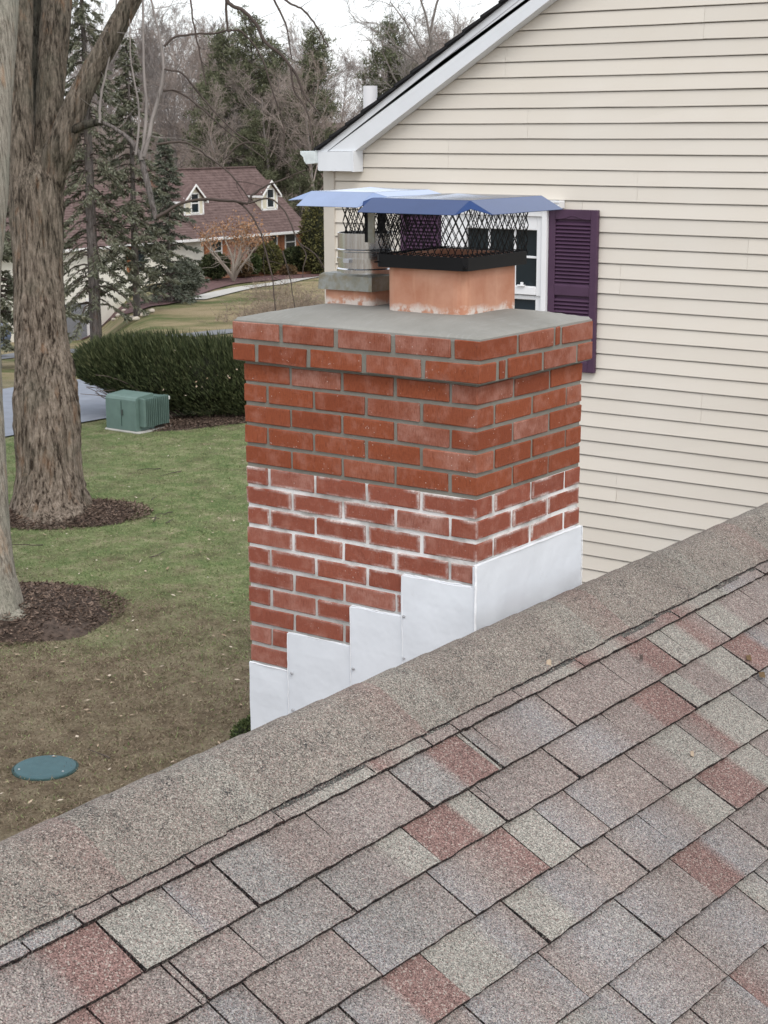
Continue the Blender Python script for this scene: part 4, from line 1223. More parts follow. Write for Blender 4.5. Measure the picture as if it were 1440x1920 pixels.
# round green access lid in the lawn
lc = onz(85, 1441, -5.2)
lid = thing('access_lid', 'round teal green plastic access lid set flush in the brown lawn', 'access lid', (lc[0], lc[1], -5.2))
V, Fs = ring([(.0, .034), (.10, .034), (.27, .028), (.292, .022), (.298, .012), (.298, -.02)], lc[0], lc[1], 40); V[:, 2] -= 5.2
wobj('lid', V, Fs, LIDG, lid)
V, Fs = ring([(.300, -.02), (.300, .010), (.318, .008), (.322, -.02)], lc[0], lc[1], 40); V[:, 2] -= 5.2
wobj('rim', V, Fs, plain('dark_green_rim', (.02, .05, .045), .6), lid)
for a in (.5, 2.6, 4.7): MB().cyl((lc[0]+.25*math.cos(a), lc[1]+.25*math.sin(a), -5.178), (lc[0]+.25*math.cos(a), lc[1]+.25*math.sin(a), -5.164), .012, .01, 8).build('bolt', SCREW, lid)

# ================================================================== PADMOUNT TRANSFORMER
tx0, ty0 = 19.55, 20.92
tr = thing('transformer_box', 'sage green pad-mounted electrical transformer with cooling fins beside the dark yew hedge', 'transformer', (tx0+.45, ty0+.42, -5.2))
MB().cbox((tx0-.02, ty0-.10, -5.25), (tx0+.98, ty0+.90, -5.165), .02).build('pad', CONC, tr)
b_ = MB(); zt = -4.47
pr_ = [(tx0, -5.16), (tx0, zt-.07), (tx0+.03, zt-.02), (tx0+.08, zt), (tx0+.52, zt+.03), (tx0+.52, -5.16)]
b_.prism([(x, ty0+.85, z) for x, z in pr_], (0, -.85, 0)); b_.build('cabinet', XGREEN, tr)
MB().cbox((tx0+.521, ty0+.04, -5.06), (tx0+.90, ty0+.80, zt-.06), .02).build('tank', XGREEN, tr)
me = bpy.data.meshes.new('fin'); mb = MB().cbox((-.007, -.07, -.29), (.007, .07, .29), .003); me.from_pydata(mb.V, [], mb.F); me.update()
for q in range(6): obj('cooling_fin', me, XGREEN, tr, np.array((tx0+.20+q*.055, ty0-.062, -4.80))-np.array(wl(tr)))
for q in range(6): obj('cooling_fin', me, XGREEN, tr, np.array((tx0+.58+q*.055, ty0-.03, -4.80))-np.array(wl(tr)))
MB().cbox((tx0+.10, ty0-.13, -5.08), (tx0+.17, ty0-.002, -4.50), .006).build('end_rib', XGREEN, tr)
MB().cbox((tx0-.010, ty0+.40, -5.08), (tx0-.001, ty0+.415, zt-.09), .002).build('door_seam', plain('seam', (.05, .09, .075), .6), tr)
MB().cbox((tx0-.022, ty0+.36, -4.86), (tx0-.002, ty0+.40, -4.74), .005).build('lock', plain('dull_lock', (.05, .06, .055), .5), tr)
MB().cbox((tx0+.92, ty0-.05, -4.62), (tx0+.95, ty0-.02, -4.55), .004).build('tag_plate', FWHITE, tr)

# ================================================================== TREES, NEAR
def barked(name, ctrl, mat, parent, nseg, nside=40, amp=.05, freq=9, seed=1, flare=0.0):
    """trunk or limb as a ridged tube; ctrl rows are x, y, z, radius"""
    S = spline(ctrl, nseg); P, R_ = S[:, :3], S[:, 3]
    V, Fq = tube(P, R_, nside)
    W = V.reshape(nseg, nside, 3)
    ax = P[:, None, :]; dr = W-ax; dist = np.linalg.norm(dr, axis=2, keepdims=True)+1e-9; un = dr/dist
    a = np.arange(nside)*2*PI/nside
    s_ = np.concatenate([[0], np.cumsum(np.linalg.norm(np.diff(P, axis=0), axis=1))])
    rm = R_.mean()
    A, Ss = np.meshgrid(a, s_)
    q = np.stack([np.cos(A)*freq*rm*1.6, np.sin(A)*freq*rm*1.6, Ss*1.0], -1).reshape(-1, 3)
    q = q + .6*np.stack([vnoise(q*.7, seed+5), vnoise(q*.7+7, seed+6), vnoise(q*.7+3, seed+7)], -1)
    n1 = 1-np.abs(2*vnoise(q*1.4, seed)-1); n2 = vnoise(q*3.6*np.array([1, 1, 2.2]), seed+1); n3 = vnoise(np.stack([np.cos(A)*1.3, np.sin(A)*1.3, Ss*.8], -1).reshape(-1, 3), seed+2)
    dsp = (n1-.6)*1.1 + (n2-.5)*.8 + (n3-.5)*1.2; dsp = dsp - dsp.mean()
    D = dsp.reshape(nseg, nside, 1)*amp*np.clip(R_/rm, .5, 1.4)[:, None, None]
    if flare:
        lob = (np.cos(A*3+.6)+.6*np.cos(A*5+2))*flare*np.exp(-Ss/.45)
        D = D + lob[..., None]
    W = W + un*D
    return wobj(name, W.reshape(-1, 3), Fq, mat, parent, sm=True)
def pxc(rows, t):
    out = []
    for r in rows:
        tt = r[3] if len(r) > 3 else t
        p = dep(r[0], r[1], tt); out.append((*p, r[2]/2/F*tt))
    return np.array(out)
TA = 26.45
mp = thing('maple_tree', 'large old maple with shaggy grey-brown bark, forking into several stems and a leaning limb', 'tree', tuple(onz(100, 975, -5.2)))
barked('trunk', pxc([(99, 998, 232), (98, 974, 182), (96, 945, 145), (94, 905, 128), (92, 860, 124), (88, 800, 126), (85, 750, 122), (83, 700, 112), (78, 650, 101), (76, 600, 94), (74, 540, 90), (72, 470, 91), (70, 410, 97), (68, 350, 96), (64, 310, 66), (62, 275, 22)], TA), BARK_A, mp, 240, 130, .050, 12, 1, .10)
barked('stem', pxc([(44, 420, 44, TA-.05), (42, 320, 47, TA-.12), (40, 200, 44, TA-.15), (41, 100, 39, TA-.15), (44, 0, 35, TA-.15), (46, -160, 30, TA-.1)], TA), BARK_A, mp, 110, 64, .032, 13, 12)
barked('stem', pxc([(84, 400, 40, TA+.1), (84, 310, 46, TA+.12), (90, 240, 47, TA+.15), (98, 140, 51, TA+.2), (108, 0, 57, TA+.25), (116, -160, 52, TA+.3)], TA), BARK_A, mp, 110, 64, .032, 13, 22)
barked('stem', pxc([(62, 380, 30, TA+.3), (65, 250, 30, TA+.45), (68, 110, 32, TA+.55), (72, -150, 30, TA+.7)], TA), BARK_D, mp, 60, 40, .02, 10, 32)  # back stem, coloured dark for the shade between the front stems
barked('limb', pxc([(78, 440, 20, TA+.1), (90, 370, 44, TA+.02), (104, 305, 54, TA-.15), (115, 272, 53, TA-.25), (133, 218, 48, TA-.3), (165, 150, 43, TA-.35), (203, 80, 39, TA-.4), (243, 5, 36, TA-.4), (290, -90, 32, TA-.4)], TA), BARK_A, mp, 120, 64, .030, 13, 42)
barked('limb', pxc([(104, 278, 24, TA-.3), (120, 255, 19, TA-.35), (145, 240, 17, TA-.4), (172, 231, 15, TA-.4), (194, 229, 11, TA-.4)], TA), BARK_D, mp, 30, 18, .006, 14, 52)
def twigset(name, lists, t, mat, parent, sides=5, sub=True, seed=0):
    r = np.random.default_rng(seed); out = []
    for rows in lists:
        c = pxc(rows, t); n = max(10, len(c)*6); S = spline(c, n)
        S[:, :3] += np.cumsum(r.normal(size=(n, 3)), 0)*.004
        out.append(tube(S[:, :3], np.maximum(S[:, 3], .0035), sides))
        if sub:
            L = np.linalg.norm(np.diff(S[:, :3], axis=0), axis=1).sum()
            for q in range(int(L*2.2)):
                i = r.integers(1, n-1); T = unit((S[i+1, :3]-S[i-1, :3])[None])[0]
                d = unit((T*.7 + r.normal(size=3)*.6 + np.array((0, 0, -.1)))[None])[0]; ln = r.uniform(.2, 1.1)*min(1, L/3)
                p = S[i, :3]; pts = [p]
                for k in range(4): d = unit((d + r.normal(size=3)*.22)[None])[0]; pts.append(pts[-1]+d*ln/4)
                out.append(tube(pts, np.linspace(min(S[i, 3]*.6, .007), .0028, 5), 3))
    V, Fq = cat_meshes(out)
    return wobj(name, V, Fq, mat, parent, sm=True)
twigset('drooping_branch', [[(188, 229, 9), (215, 240, 7), (247, 267, 9), (265, 300, 11), (278, 350, 12), (292, 408, 9)]], TA-.4, BARK_S, mp, 7, False, 1)
twigset('water_shoot', [
 [(265, 300, 9), (272, 270, 7), (277, 200, 6), (273, 120, 5), (273, 0, 4), (272, -40, 3)],
 [(270, 295, 9), (298, 185, 7), (308, 132, 6), (305, 85, 5), (290, 30, 4), (280, -20, 4)],
 [(186, 230, 6), (190, 190, 5), (203, 130, 4), (216, 60, 3), (222, -20, 3)],
 [(255, 290, 5), (262, 210, 4), (250, 120, 3), (246, 40, 2)]], TA-.45, TWIG, mp, 5, True, 2)
twigset('arching_branch', [
 [(292, 408, 8), (310, 396, 7), (345, 380, 6), (400, 374, 6), (445, 378, 5.5), (466, 381, 5)],
 [(308, 88, 5), (325, 72, 4.5), (360, 65, 4), (400, 63, 4), (432, 56, 4), (455, 62, 3.5), (485, 100, 3), (505, 160, 3), (530, 230, 2.5), (532, 280, 2)],
 [(308, 130, 4.5), (345, 140, 4), (380, 180, 3.5), (430, 235, 3), (470, 265, 2.5)],
 [(306, 170, 4.5), (335, 172, 4), (375, 200, 3.5), (420, 240, 3), (450, 265, 2.5), (500, 300, 2)],
 [(296, 270, 5), (330, 263, 4.5), (355, 266, 4), (390, 290, 3.5), (430, 322, 3), (470, 375, 2.5)],
 [(420, 300, 3), (450, 272, 3), (490, 272, 2.6), (540, 305, 2.2), (575, 330, 2)],
 [(466, 381, 5), (475, 365, 4.5), (500, 350, 3.5), (540, 335, 3), (575, 322, 2.5)],
 [(445, 378, 4), (470, 400, 3.5), (490, 440, 3), (502, 490, 3), (512, 540, 2.5), (518, 585, 2.2)],
 [(466, 381, 4), (500, 372, 3.5), (530, 395, 3), (546, 430, 3), (560, 455, 2.5), (590, 475, 2.2), (606, 500, 2)],
 [(560, 455, 2.5), (571, 480, 2.3), (566, 505, 2), (565, 520, 1.8)],
 [(530, 470, 2.5), (540, 510, 2.3), (550, 560, 2), (556, 590, 1.8)]], TA-.5, TWIGD, mp, 5, True, 3)
twigset('overhead_branch', [
 [(424, -30, 9), (426, 5, 8), (452, 18, 7.5), (475, 42, 7), (497, 78, 6.5), (520, 95, 6), (545, 122, 5.5), (562, 150, 5), (575, 180, 4), (600, 215, 3)],
 [(424, -30, 6), (424, 20, 5), (427, 50, 4.5), (432, 56, 4)],
 [(520, -20, 5), (540, 5, 4.5), (565, 18, 4), (590, 50, 3.5), (612, 85, 3)],
 [(505, -20, 4.5), (530, 30, 4), (540, 60, 3), (550, 110, 2.5)],
 [(355, -20, 4), (362, 30, 3.5), (375, 90, 3), (390, 160, 2.2)],
 [(545, 122, 4), (555, 170, 3.5), (580, 210, 3), (590, 260, 2.5), (596, 300, 2)]], TA-1.2, TWIGD, mp, 5, True, 4)
TBt = 20.6
tb = thing('smooth_tree', 'pale smooth barked tree trunk leaning along the extreme left edge, rooted in mulch', 'tree', tuple(dep(-22, 1165, TBt)))
rows = [(y, e) for y, e in ((1185, 78), (1160, 56), (1110, 37), (1075, 28), (960, 16), (840, 9), (720, 2), (600, -1), (500, 1), (430, 8), (350, 15), (200, 21), (60, 31), (0, 34), (-150, 42))]
barked('trunk', pxc([(e-47-(10 if y > 1150 else 0), y, 94+(30 if y > 1170 else 12 if y > 1140 else 0)) for y, e in rows], TBt), BARK_B, tb, 120, 64, .010, 9, 77, .05)
for o_ in list(tb.children): pass

def bare_tree(H, seed, levels=4, spread=.55, kids=(9, 7, 6, 4), rad=None, droop=0.0, thick=1.0):
    """leafless tree: returns trunk and twig meshes with the base at the origin"""
    r = np.random.default_rng(seed); TR = []; BRs = []
    def grow(p, d, L, R_, lev):
        k = 7 if lev == 0 else (5 if lev < 3 else 4)
        pts = [p]; dd = d
        for i in range(k-1):
            up = .10 if lev < 2 else .03
            dd = unit((dd + r.normal(size=3)*(.07 if lev == 0 else .20) + np.array((0, 0, up-droop*(lev > 1))))[None])[0]
            pts.append(pts[-1] + dd*L/(k-1))
        rad_ = np.linspace(R_, R_*(.35 if lev == 0 else .3), k)
        (TR if lev == 0 else BRs).append(tube(pts, np.maximum(rad_, .006*thick), 8 if lev == 0 else (5 if lev == 1 else 3)))
        if lev >= levels: return
        n = kids[lev]
        for q in range(n):
            f = r.uniform(.30 if lev == 0 else .22, 1.0); x = f*(k-1); i = min(int(x), k-2); pp = pts[i]+(pts[i+1]-pts[i])*(x-i)
            T = unit((pts[i+1]-pts[i])[None])[0]; rd = r.normal(size=3); rd -= T*(rd@T); rd = unit(rd[None])[0]
            a = r.uniform(.35, .8)*spread/.55
            nd = unit((T*math.cos(a)+rd*math.sin(a))[None])[0]
            grow(pp, nd, L*r.uniform(.36, .6)*(1.1-.4*f), R_*(.52-.25*f)*r.uniform(.8, 1.1), lev+1)
    grow(np.zeros(3), unit(np.array([[r.normal()*.05, r.normal()*.05, 1.]]))[0], H*.8, rad or H*.014, 0)
    return cat_meshes(TR), cat_meshes(BRs)
def put_tree(name, label, meshes, mats, x, y, z, sc, rot, group=None, names=('trunk', 'branches')):
    t = thing(name, label, 'tree', (x, y, z), group)
    t.rotation_euler = (0, 0, rot); t.scale = (sc, sc, sc)
    for nm, me, mt in zip(names, meshes, mats):
        o = bpy.data.objects.new(nm, me)
        if len(me.materials) == 0: me.materials.append(mt)
        put(o, t)
    return t
protos = []
for s_, tw in ((101, TWIG), (102, TWIGP), (103, TWIGP), (104, TWIG), (105, TWIGP)):
    (a, b), (c, d) = bare_tree(15.5, s_, 4, .5, (13, 8, 6, 5), .17, 0, 1.5)
    protos.append((smooth(np_mesh('trunk', a, b)), smooth(np_mesh('branches', c, d)), tw))
wr = random.Random(21); placed = []
for q in range(118):
    if q < 34: d_ = wr.uniform(112, 132)
    elif q < 66: d_ = wr.uniform(132, 165)
    else: d_ = wr.uniform(160, 210)
    l_ = wr.uniform(-.30, .13)*d_
    u_ = l_/d_*F+720
    if d_ < 122 and u_ > 640: continue
    X, Y = horiz(d_, l_); pm = protos[q % 5]
    ylim = np.interp(u_, [0, 300, 420, 520, 600, 700, 1000], [40, 55, 85, 105, 85, 80, 70]) + wr.uniform(-25, 65)
    zmax = float((CAM + ray(u_, ylim)*d_)[2])
    sc_ = wr.uniform(.72, 1.05)*(.85 if d_ < 130 else 1.0)
    sc_ = min(sc_, (zmax-hz(X, Y))/14.2)
    put_tree('bare_tree', 'leafless grey-brown woodland tree on the slope behind the brick house', pm[:2], (TWIG, pm[2]), X, Y, hz(X, Y)-.1, sc_, wr.uniform(0, 6.3), 'bare trees of the wooded hillside')
# bare tree whose crown shows over the house roof
(a, b), (c, d) = bare_tree(15, 311, 4, .6, (12, 7, 5, 4), .2, 0, 1.2)
p_ = dep(905, 240, 46)
put_tree('bare_tree', 'leafless tree whose grey crown rises above the white rake of the gable house', (smooth(np_mesh('trunk', a, b)), smooth(np_mesh('branches', c, d))), (TWIG, TWIG), p_[0], p_[1], -5.4, .74, 1.0)

# ---------------- conifers
def spruce(H, Rm, seed, zs=.12, gap=.36, per=7, droop=.35, dens=1.0, nl=.20, nw=.055):
    r = np.random.default_rng(seed); LP = []; LD = []; LL = []; BRs = []
    z = H*zs
    while z < H*.985:
        f = 1-z/H; Lb = Rm*(f**.75)*r.uniform(.75, 1.05)+.12
        for q in range(per):
            a = r.uniform(0, 2*PI); L = Lb*r.uniform(.55, 1.1); d = np.array((math.cos(a), math.sin(a), .15))
            pts = [np.array((0, 0, z+r.uniform(-.15, .15)))]
            for i in range(6):
                t = i/5; dz = .22-droop*2.2*math.sin(min(1, t*1.25)*PI*.62)*.6 + (.35*droop if t > .8 else 0)
                dd = unit(np.array([[math.cos(a), math.sin(a), dz]])+r.normal(size=(1, 3))*.06)[0]; pts.append(pts[-1]+dd*L/6)
            pts = np.array(pts); BRs.append(tube(pts, np.linspace(.012+.012*L, .004, 7), 4))
            ns = int(26*L*dens)+4
            tt = np.sqrt(r.random(ns))*6*.999; ii = tt.astype(int); ff = (tt-ii)[:, None]
            p = pts[ii]*(1-ff)+pts[ii+1]*ff; T = unit(pts[ii+1]-pts[ii])
            sd = np.stack([-T[:, 1], T[:, 0], 0*T[:, 0]], -1)*r.choice([-1, 1], ns)[:, None]
            side = unit(T*.75+sd*r.uniform(.2, 1, (ns, 1))+np.array((0, 0, -.35*droop*2))*r.random((ns, 1))+r.normal(size=(ns, 3))*.12)
            sl_ = (.14+.30*L*.35*(1-tt/7))*r.uniform(.6, 1.2, ns)
            for w_ in (0., .33, .66):
                LP.append(p+side*(sl_*w_)[:, None]+r.normal(size=(ns, 3))*.02); LD.append(unit(side+r.normal(size=(ns, 3))*.28)); LL.append(np.full(ns, nl)*r.uniform(.7, 1.3, ns))
        z += gap*(.55+.6*f)
    P, D, L = np.vstack(LP), np.vstack(LD), np.concatenate(LL)
    lv = leafquads(P, D, L, nw*r.uniform(.7, 1.4, len(P)), r)
    tr_ = tube([(0, 0, -.3), (0, 0, H*.3), (.05, 0, H*.6), (0, .03, H)], [H*.0145, H*.0115, H*.007, .015], 14)
    return tr_, cat_meshes(BRs), lv
def put_spruce(label, x, y, S, sc, rot, need, name='spruce_tree', bark=BARK_S):
    t = put_tree(name, label, [smooth(np_mesh('trunk', *S[0])), smooth(np_mesh('branches', *S[1])), np_mesh('needles', *S[2])], (bark, TWIGD, need), x, y, hz(x, y), sc, rot, names=('trunk', 'branches', 'needles'))
    return t
g = ground(181, 648)
put_spruce('tall dark spruce with a bare lower trunk just beyond the yew hedge', g[0], g[1], spruce(17.0, 3.0, 41, .10, .42, 6, .75, .72, .19, .05), 1.0, 0, NEED)
g = ground(20, 690)
put_spruce('dark spruce seen past the left side of the maple trunk, partly outside the frame', g[0]-.3, g[1]+.3, spruce(12.5, 3.0, 42, .10, .36, 7, .55, 1.1), 1.0, 0, NEED)
p_ = dep(318, 520, 72)
put_spruce('blue-green spruce in front of the left end of the brick house', p_[0], p_[1], spruce(7.0, 1.85, 43, .02, .30, 8, .45, .9, .17, .05), 1.0, 0, NEEDB)
p_ = dep(250, 400, 66)
put_spruce('loose mid-height spruce between the tall spruce and the blue-green one', p_[0], p_[1], spruce(11.0, 2.3, 44, .12, .42, 6, .6, .7), 1.0, 0, NEED)

def pine(H, Rm, seed, zs=.25, nb=70, tufts=20, ql=.30, qw=.07, per=15):
    r = np.random.default_rng(seed); LP = []; LD = []; BRs = []
    for b in range(nb):
        z = H*(zs+(1-zs)*(b+.5)/nb); f = (z/H-zs)/(1-zs)
        L = Rm*(1-f**1.6*.85)*r.uniform(.5, 1.15)*(.55+.45*min(1, f*4)); a = r.uniform(0, 2*PI)
        p0 = np.array((0, 0, z)); d = np.array((math.cos(a), math.sin(a), r.uniform(-.05, .45)))
        pts = [p0]
        for i in range(4): d = unit((d+r.normal(size=3)*.13+np.array((0, 0, .05)))[None])[0]; pts.append(pts[-1]+d*L/4)
        pts = np.array(pts); BRs.append(tube(pts, np.linspace(.05, .012, 5), 4))
        n = int(tufts*L/Rm)+4
        tt = (1-(r.random(n)**1.6)*.8)*3.999; ii = tt.astype(int); ff = (tt-ii)[:, None]
        c = pts[ii]*(1-ff)+pts[ii+1]*ff + r.normal(size=(n, 3))*np.array((.35, .35, .18))
        for k in range(per):
            LP.append(c+r.normal(size=(n, 3))*.12); LD.append(r.normal(size=(n, 3))+np.array((d[0]*.6, d[1]*.6, .75)))
    P, D = np.vstack(LP), np.vstack(LD)
    lv = leafquads(P, D, ql*r.uniform(.7, 1.3, len(P)), qw*r.uniform(.7, 1.3, len(P)), r)
    return tube([(0, 0, -.3), (.1, 0, H*.5), (0, .05, H)], [H*.014, H*.01, .03], 8), cat_meshes(BRs), lv
def pine_meshes(*a): S = pine(*a); return [smooth(np_mesh('trunk', *S[0])), smooth(np_mesh('branches', *S[1])), np_mesh('needles', *S[2])]
PP = [pine_meshes(16, 4.0, 61, .18, 74, 26), pine_meshes(15, 3.0, 62, .22, 64, 24), pine_meshes(14, 3.4, 63, .12, 66, 26)]
pine_spots = [  # px x, top y, depth, proto, label
 (470, 30, 117, 0, 'tallest white pine, its broad olive crown reaching the sky above the brick house'),
 (415, 62, 119, 1, 'loose crowned pine left of the tallest pine'),
 (512, 90, 121, 0, 'dense dark pine on the right flank of the tallest pine'),
 (588, 60, 116, 1, 'green pine rising alone between the tallest pine and the rake of the gable house'),
 (728, 40, 130, 2, 'dark pine top showing just above the lower end of the white rake'),
 (470, 205, 113, 2, 'low dark pine right behind the ridge of the brick house'),
 (395, 160, 114, 2, 'mid-height pine half lost among bare trees behind the left dormer'),
 (560, 285, 112, 1, 'short dark pine behind the right end of the brick house roof'),
]
for x_, yt, d_, k, lb in pine_spots:
    top = dep(x_, yt, d_); gz = hz(top[0], top[1]); Hh = (16, 15, 14)[k]; sc_ = (top[2]-gz)/Hh
    put_tree('pine_tree', lb, PP[k], (BARK_S, TWIGD, PINEN), top[0], top[1], gz, sc_, x_*.1, 'pines among the hillside woods', ('trunk', 'branches', 'needles'))
# brush filling the hillside between the trunks
def undergrowth():
    n = 46000
    d = rng.uniform(107, 215, n); l = rng.uniform(-.32, .16, n)*d
    X, Y = horiz(d, l); P = np.stack([X, Y, hgt(X, Y)-.05], -1)
    P[:, 2] += rng.random(n)**2*3.0
    D = np.stack([rng.normal(size=n)*.45, rng.normal(size=n)*.45, rng.uniform(.5, 1, n)], -1)
    V, Fq = leafquads(P, D, rng.uniform(.8, 2.6, n), rng.uniform(.025, .07, n))
    tag(wobj('undergrowth', V, Fq, leafmat('brush_stems', [(.1, (.12, .092, .074)), (.5, (.22, .178, .15)), (1., (.33, .28, .24))])), 'grey-pink tangle of bare brush covering the wooded hillside', 'undergrowth', kind='stuff')
undergrowth()

# ---------------- yew hedge
def yew():
    t = thing('yew_hedge', 'wide dark green yew hedge with feathery upright tips behind the transformer', 'hedge', (21.6, 21.3, -5.2))
    r = np.random.default_rng(91)
    blobs = []                                          # centre x px, z, radii along view-right, depth, height
    c0 = np.array((21.55, 21.5))
    rgt = np.array((SY, -CY)); fwd = np.array((CY, SY))
    for u_, v_, zc, a, b, h in ((-1.5, .25, -4.12, .85, .85, .48), (-1.0, .2, -4.2, .95, .95, .66), (-.35, .1, -4.32, 1.15, 1.0, .82), (.55, 0, -4.40, 1.2, 1.0, .86), (1.3, .1, -4.42, 1.0, 1.0, .84), (1.9, .5, -4.36, 1.0, 1.0, .84)):
        c = c0 + rgt*u_ + fwd*v_; blobs.append((np.array((c[0], c[1], zc)), a, b, h))
    LP, LD = [], []
    core = MB()
    for c, a, b, h in blobs:
        n = 12000
        q = unit(r.normal(size=(n, 3))); rad = r.uniform(.72, 1.0, n)[:, None]
        loc = q*rad
        P = c + loc[:, :1]*np.array((*rgt, 0))*a + loc[:, 1:2]*np.array((*fwd, 0))*b + loc[:, 2:]*np.array((0, 0, 1))*h
        out = q[:, :1]*np.array((*rgt, 0)) + q[:, 1:2]*np.array((*fwd, 0)) + q[:, 2:]*np.array((0, 0, 1))
        D = out*.5 + np.array((*(-rgt*.35), .85)) + r.normal(size=(n, 3))*.22
        k = P[:, 2] > -5.12
        LP.append(P[k]); LD.append(D[k])
        th_, ph = np.meshgrid(np.linspace(0, PI, 9), np.linspace(0, 2*PI, 15)[:-1], indexing='ij')
        S = np.stack([np.sin(th_)*np.cos(ph), np.sin(th_)*np.sin(ph), np.cos(th_)], -1)*.74
        V = c + S[..., :1]*np.array((*rgt, 0))*a + S[..., 1:2]*np.array((*fwd, 0))*b + S[..., 2:]*np.array((0, 0, 1))*h
        V[..., 2] = np.maximum(V[..., 2], -5.15)
        Fs = [(i*14+j, (i+1)*14+j, (i+1)*14+(j+1) % 14, i*14+(j+1) % 14) for i in range(8) for j in range(14)]
        core.add(V.reshape(-1, 3), Fs)
    P, D = np.vstack(LP), np.vstack(LD)
    V, Fq = leafquads(P, D, r.uniform(.06, .16, len(P))*(1+.9*np.clip((P[:, 2]+4.15)/.5, 0, 1)), r.uniform(.015, .030, len(P)), r)
    wobj('foliage', V, Fq, YEWN, t)
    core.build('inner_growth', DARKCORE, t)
    br = []
    for q in range(26):
        a = np.array((*(c0+rgt*(-.3+r.normal()*.2)+fwd*(-.3+r.normal()*.2)), -5.1)); b = np.array((*(c0+rgt*r.uniform(-2.1, -.9)+fwd*r.uniform(-.75, .1)), r.uniform(-4.7, -4.1)))
        mid = (a+b)/2+np.array((0, 0, r.uniform(-.1, .2))); S = spline([a, mid, b], 8)+r.normal(size=(8, 3))*.02
        br.append(tube(S, np.linspace(.018, .006, 8), 5))
    wobj('bare_stems', *cat_meshes(br), plain('yew_stems', (.13, .10, .085), .9), t)
    n = 26
    c, a, b, h = blobs[3]
    q = unit(r.normal(size=(n, 3))*np.array((1, 1, .4))+np.array((0.2, -1.1, .45)))
    P = c + q[:, :1]*np.array((*rgt, 0))*a*1.2 + q[:, 1:2]*np.array((*fwd, 0))*b*1.03 + q[:, 2:]*np.array((0, 0, 1))*h
    k = P[:, 2] > -4.9; P = P[k]
    V, Fq = leafquads(P, r.normal(size=P.shape), .06, .04, r); wobj('caught_leaves', V, Fq, TANLEAF, t)
yew()
mbx = mulch_bed((21.5, 20.75), 1.9, .75, -.35, 14, .03)
tag(wobj('mulch_chips', *mbx, CHIP), 'reddish brown litter under the yew hedge and transformer', 'mulch', kind='stuff')

def shrub(name, label, c, rx, ry, rz, n, mat, ql, qw, seed, group=None, up=.2):
    t = thing(name, label, 'shrub', (c[0], c[1], c[2]-rz), group); r = np.random.default_rng(seed)
    q = unit(r.normal(size=(n, 3))); bumpy = 1+.16*(vnoise(q*2.6+5, seed)-.5)*2
    P = np.array(c)+q*(r.uniform(.86, 1.02, n)*bumpy)[:, None]*np.array((rx, ry, rz))
    D = q*.6+r.normal(size=(n, 3))*.5+np.array((0, 0, up))
    V, Fq = leafquads(P, D, ql*r.uniform(.6, 1.3, n), qw*r.uniform(.6, 1.3, n), r); wobj('foliage', V, Fq, mat, t)
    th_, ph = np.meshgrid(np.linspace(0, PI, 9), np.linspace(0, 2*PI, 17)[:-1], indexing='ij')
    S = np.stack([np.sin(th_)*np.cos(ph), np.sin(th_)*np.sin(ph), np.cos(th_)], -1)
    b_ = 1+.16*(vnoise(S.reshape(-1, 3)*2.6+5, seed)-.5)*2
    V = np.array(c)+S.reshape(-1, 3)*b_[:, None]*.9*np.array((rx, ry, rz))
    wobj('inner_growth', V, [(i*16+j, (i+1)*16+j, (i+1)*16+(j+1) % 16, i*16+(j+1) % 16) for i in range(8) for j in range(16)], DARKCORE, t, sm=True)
    return t
g = dep(478, 1380, 15.2); shrub('boxwood', 'small dark green boxwood peeping out beside the foot of the white flashing', (g[0], g[1], g[2]-.05), .21, .21, .24, 2600, BOXN, .035, .02, 5)

# ================================================================== THE BRICK HOUSE ACROSS THE STREET
YF = 60.57; XW0, XW1 = 65.1, 74.0; ZE, ZG, ZR, YR = -4.93, -7.7, -1.5, 64.7
bh = thing('brick_house', 'red brick house with red-brown roof and two cream dormers beyond the street', 'house', ((XW0+XW1)/2, YF+4, ZG))
YB = 2*YR-YF
b_ = MB()
b_.prism([(XW0, YF, ZG-1), (XW0, YF, ZE), (XW0, YR, ZR-.25), (XW0, YB, ZE), (XW0, YB, ZG-1)], (XW1-XW0, 0, 0)); b_.build('wall', BBRICK, bh)
sl_ = (ZR-ZE)/(YR-YF)
def rsl(x0, x1, par, nm='roof'):
    mb = MB(); ov = .35
    # front and back slopes laid in lapped shingle courses
    for sg in (1, -1):
        nc = 26
        for q in range(nc):
            t0, t1 = q/nc, (q+1)/nc
            def P(t, dz): y = (YF-ov)+(YR-YF+ov)*t; return (y if sg > 0 else 2*YR-y, ZE-ov*sl_+(ZR-ZE+ov*sl_)*t+dz)
            a, b = P(t0, .07), P(t1, .045); c, d = P(t0, -.06), P(t1, -.06)
            mb.add([(x0, *a), (x1, *a), (x1, *b), (x0, *b), (x0, *c), (x1, *c), (x1, *d), (x0, *d)], [(0,1,2,3),(4,7,6,5),(0,4,5,1),(1,5,6,2),(2,6,7,3),(3,7,4,0)] if sg > 0 else [(3,2,1,0),(5,6,7,4),(1,5,4,0),(2,6,5,1),(3,7,6,2),(0,4,7,3)])
    mb.box((x0, YR-.16, ZR+.02), (x1, YR+.16, ZR+.085))
    return mb.build(nm, BROOF, par)
rf = rsl(XW0-.3, XW1+.3, bh)
gt = MB(); gt.box((XW0-.3, YF-.50, ZE-.30), (XW1+.34, YF-.36, ZE-.17)); gt.box((XW0-.1, YF-.358, ZE-.34), (XW1+.3, YF-.02, ZE-.31)); gt.build('gutter', FWHITE, bh)
ds = MB(); ds.bar((XW1+.26, YF-.42, ZE-.28), (XW1+.05, YF-.06, ZE-.6), .09); ds.bar((XW1+.05, YF-.06, ZE-.6), (XW1+.05, YF-.06, ZG), .09); ds.build('downspout', FWHITE, bh)
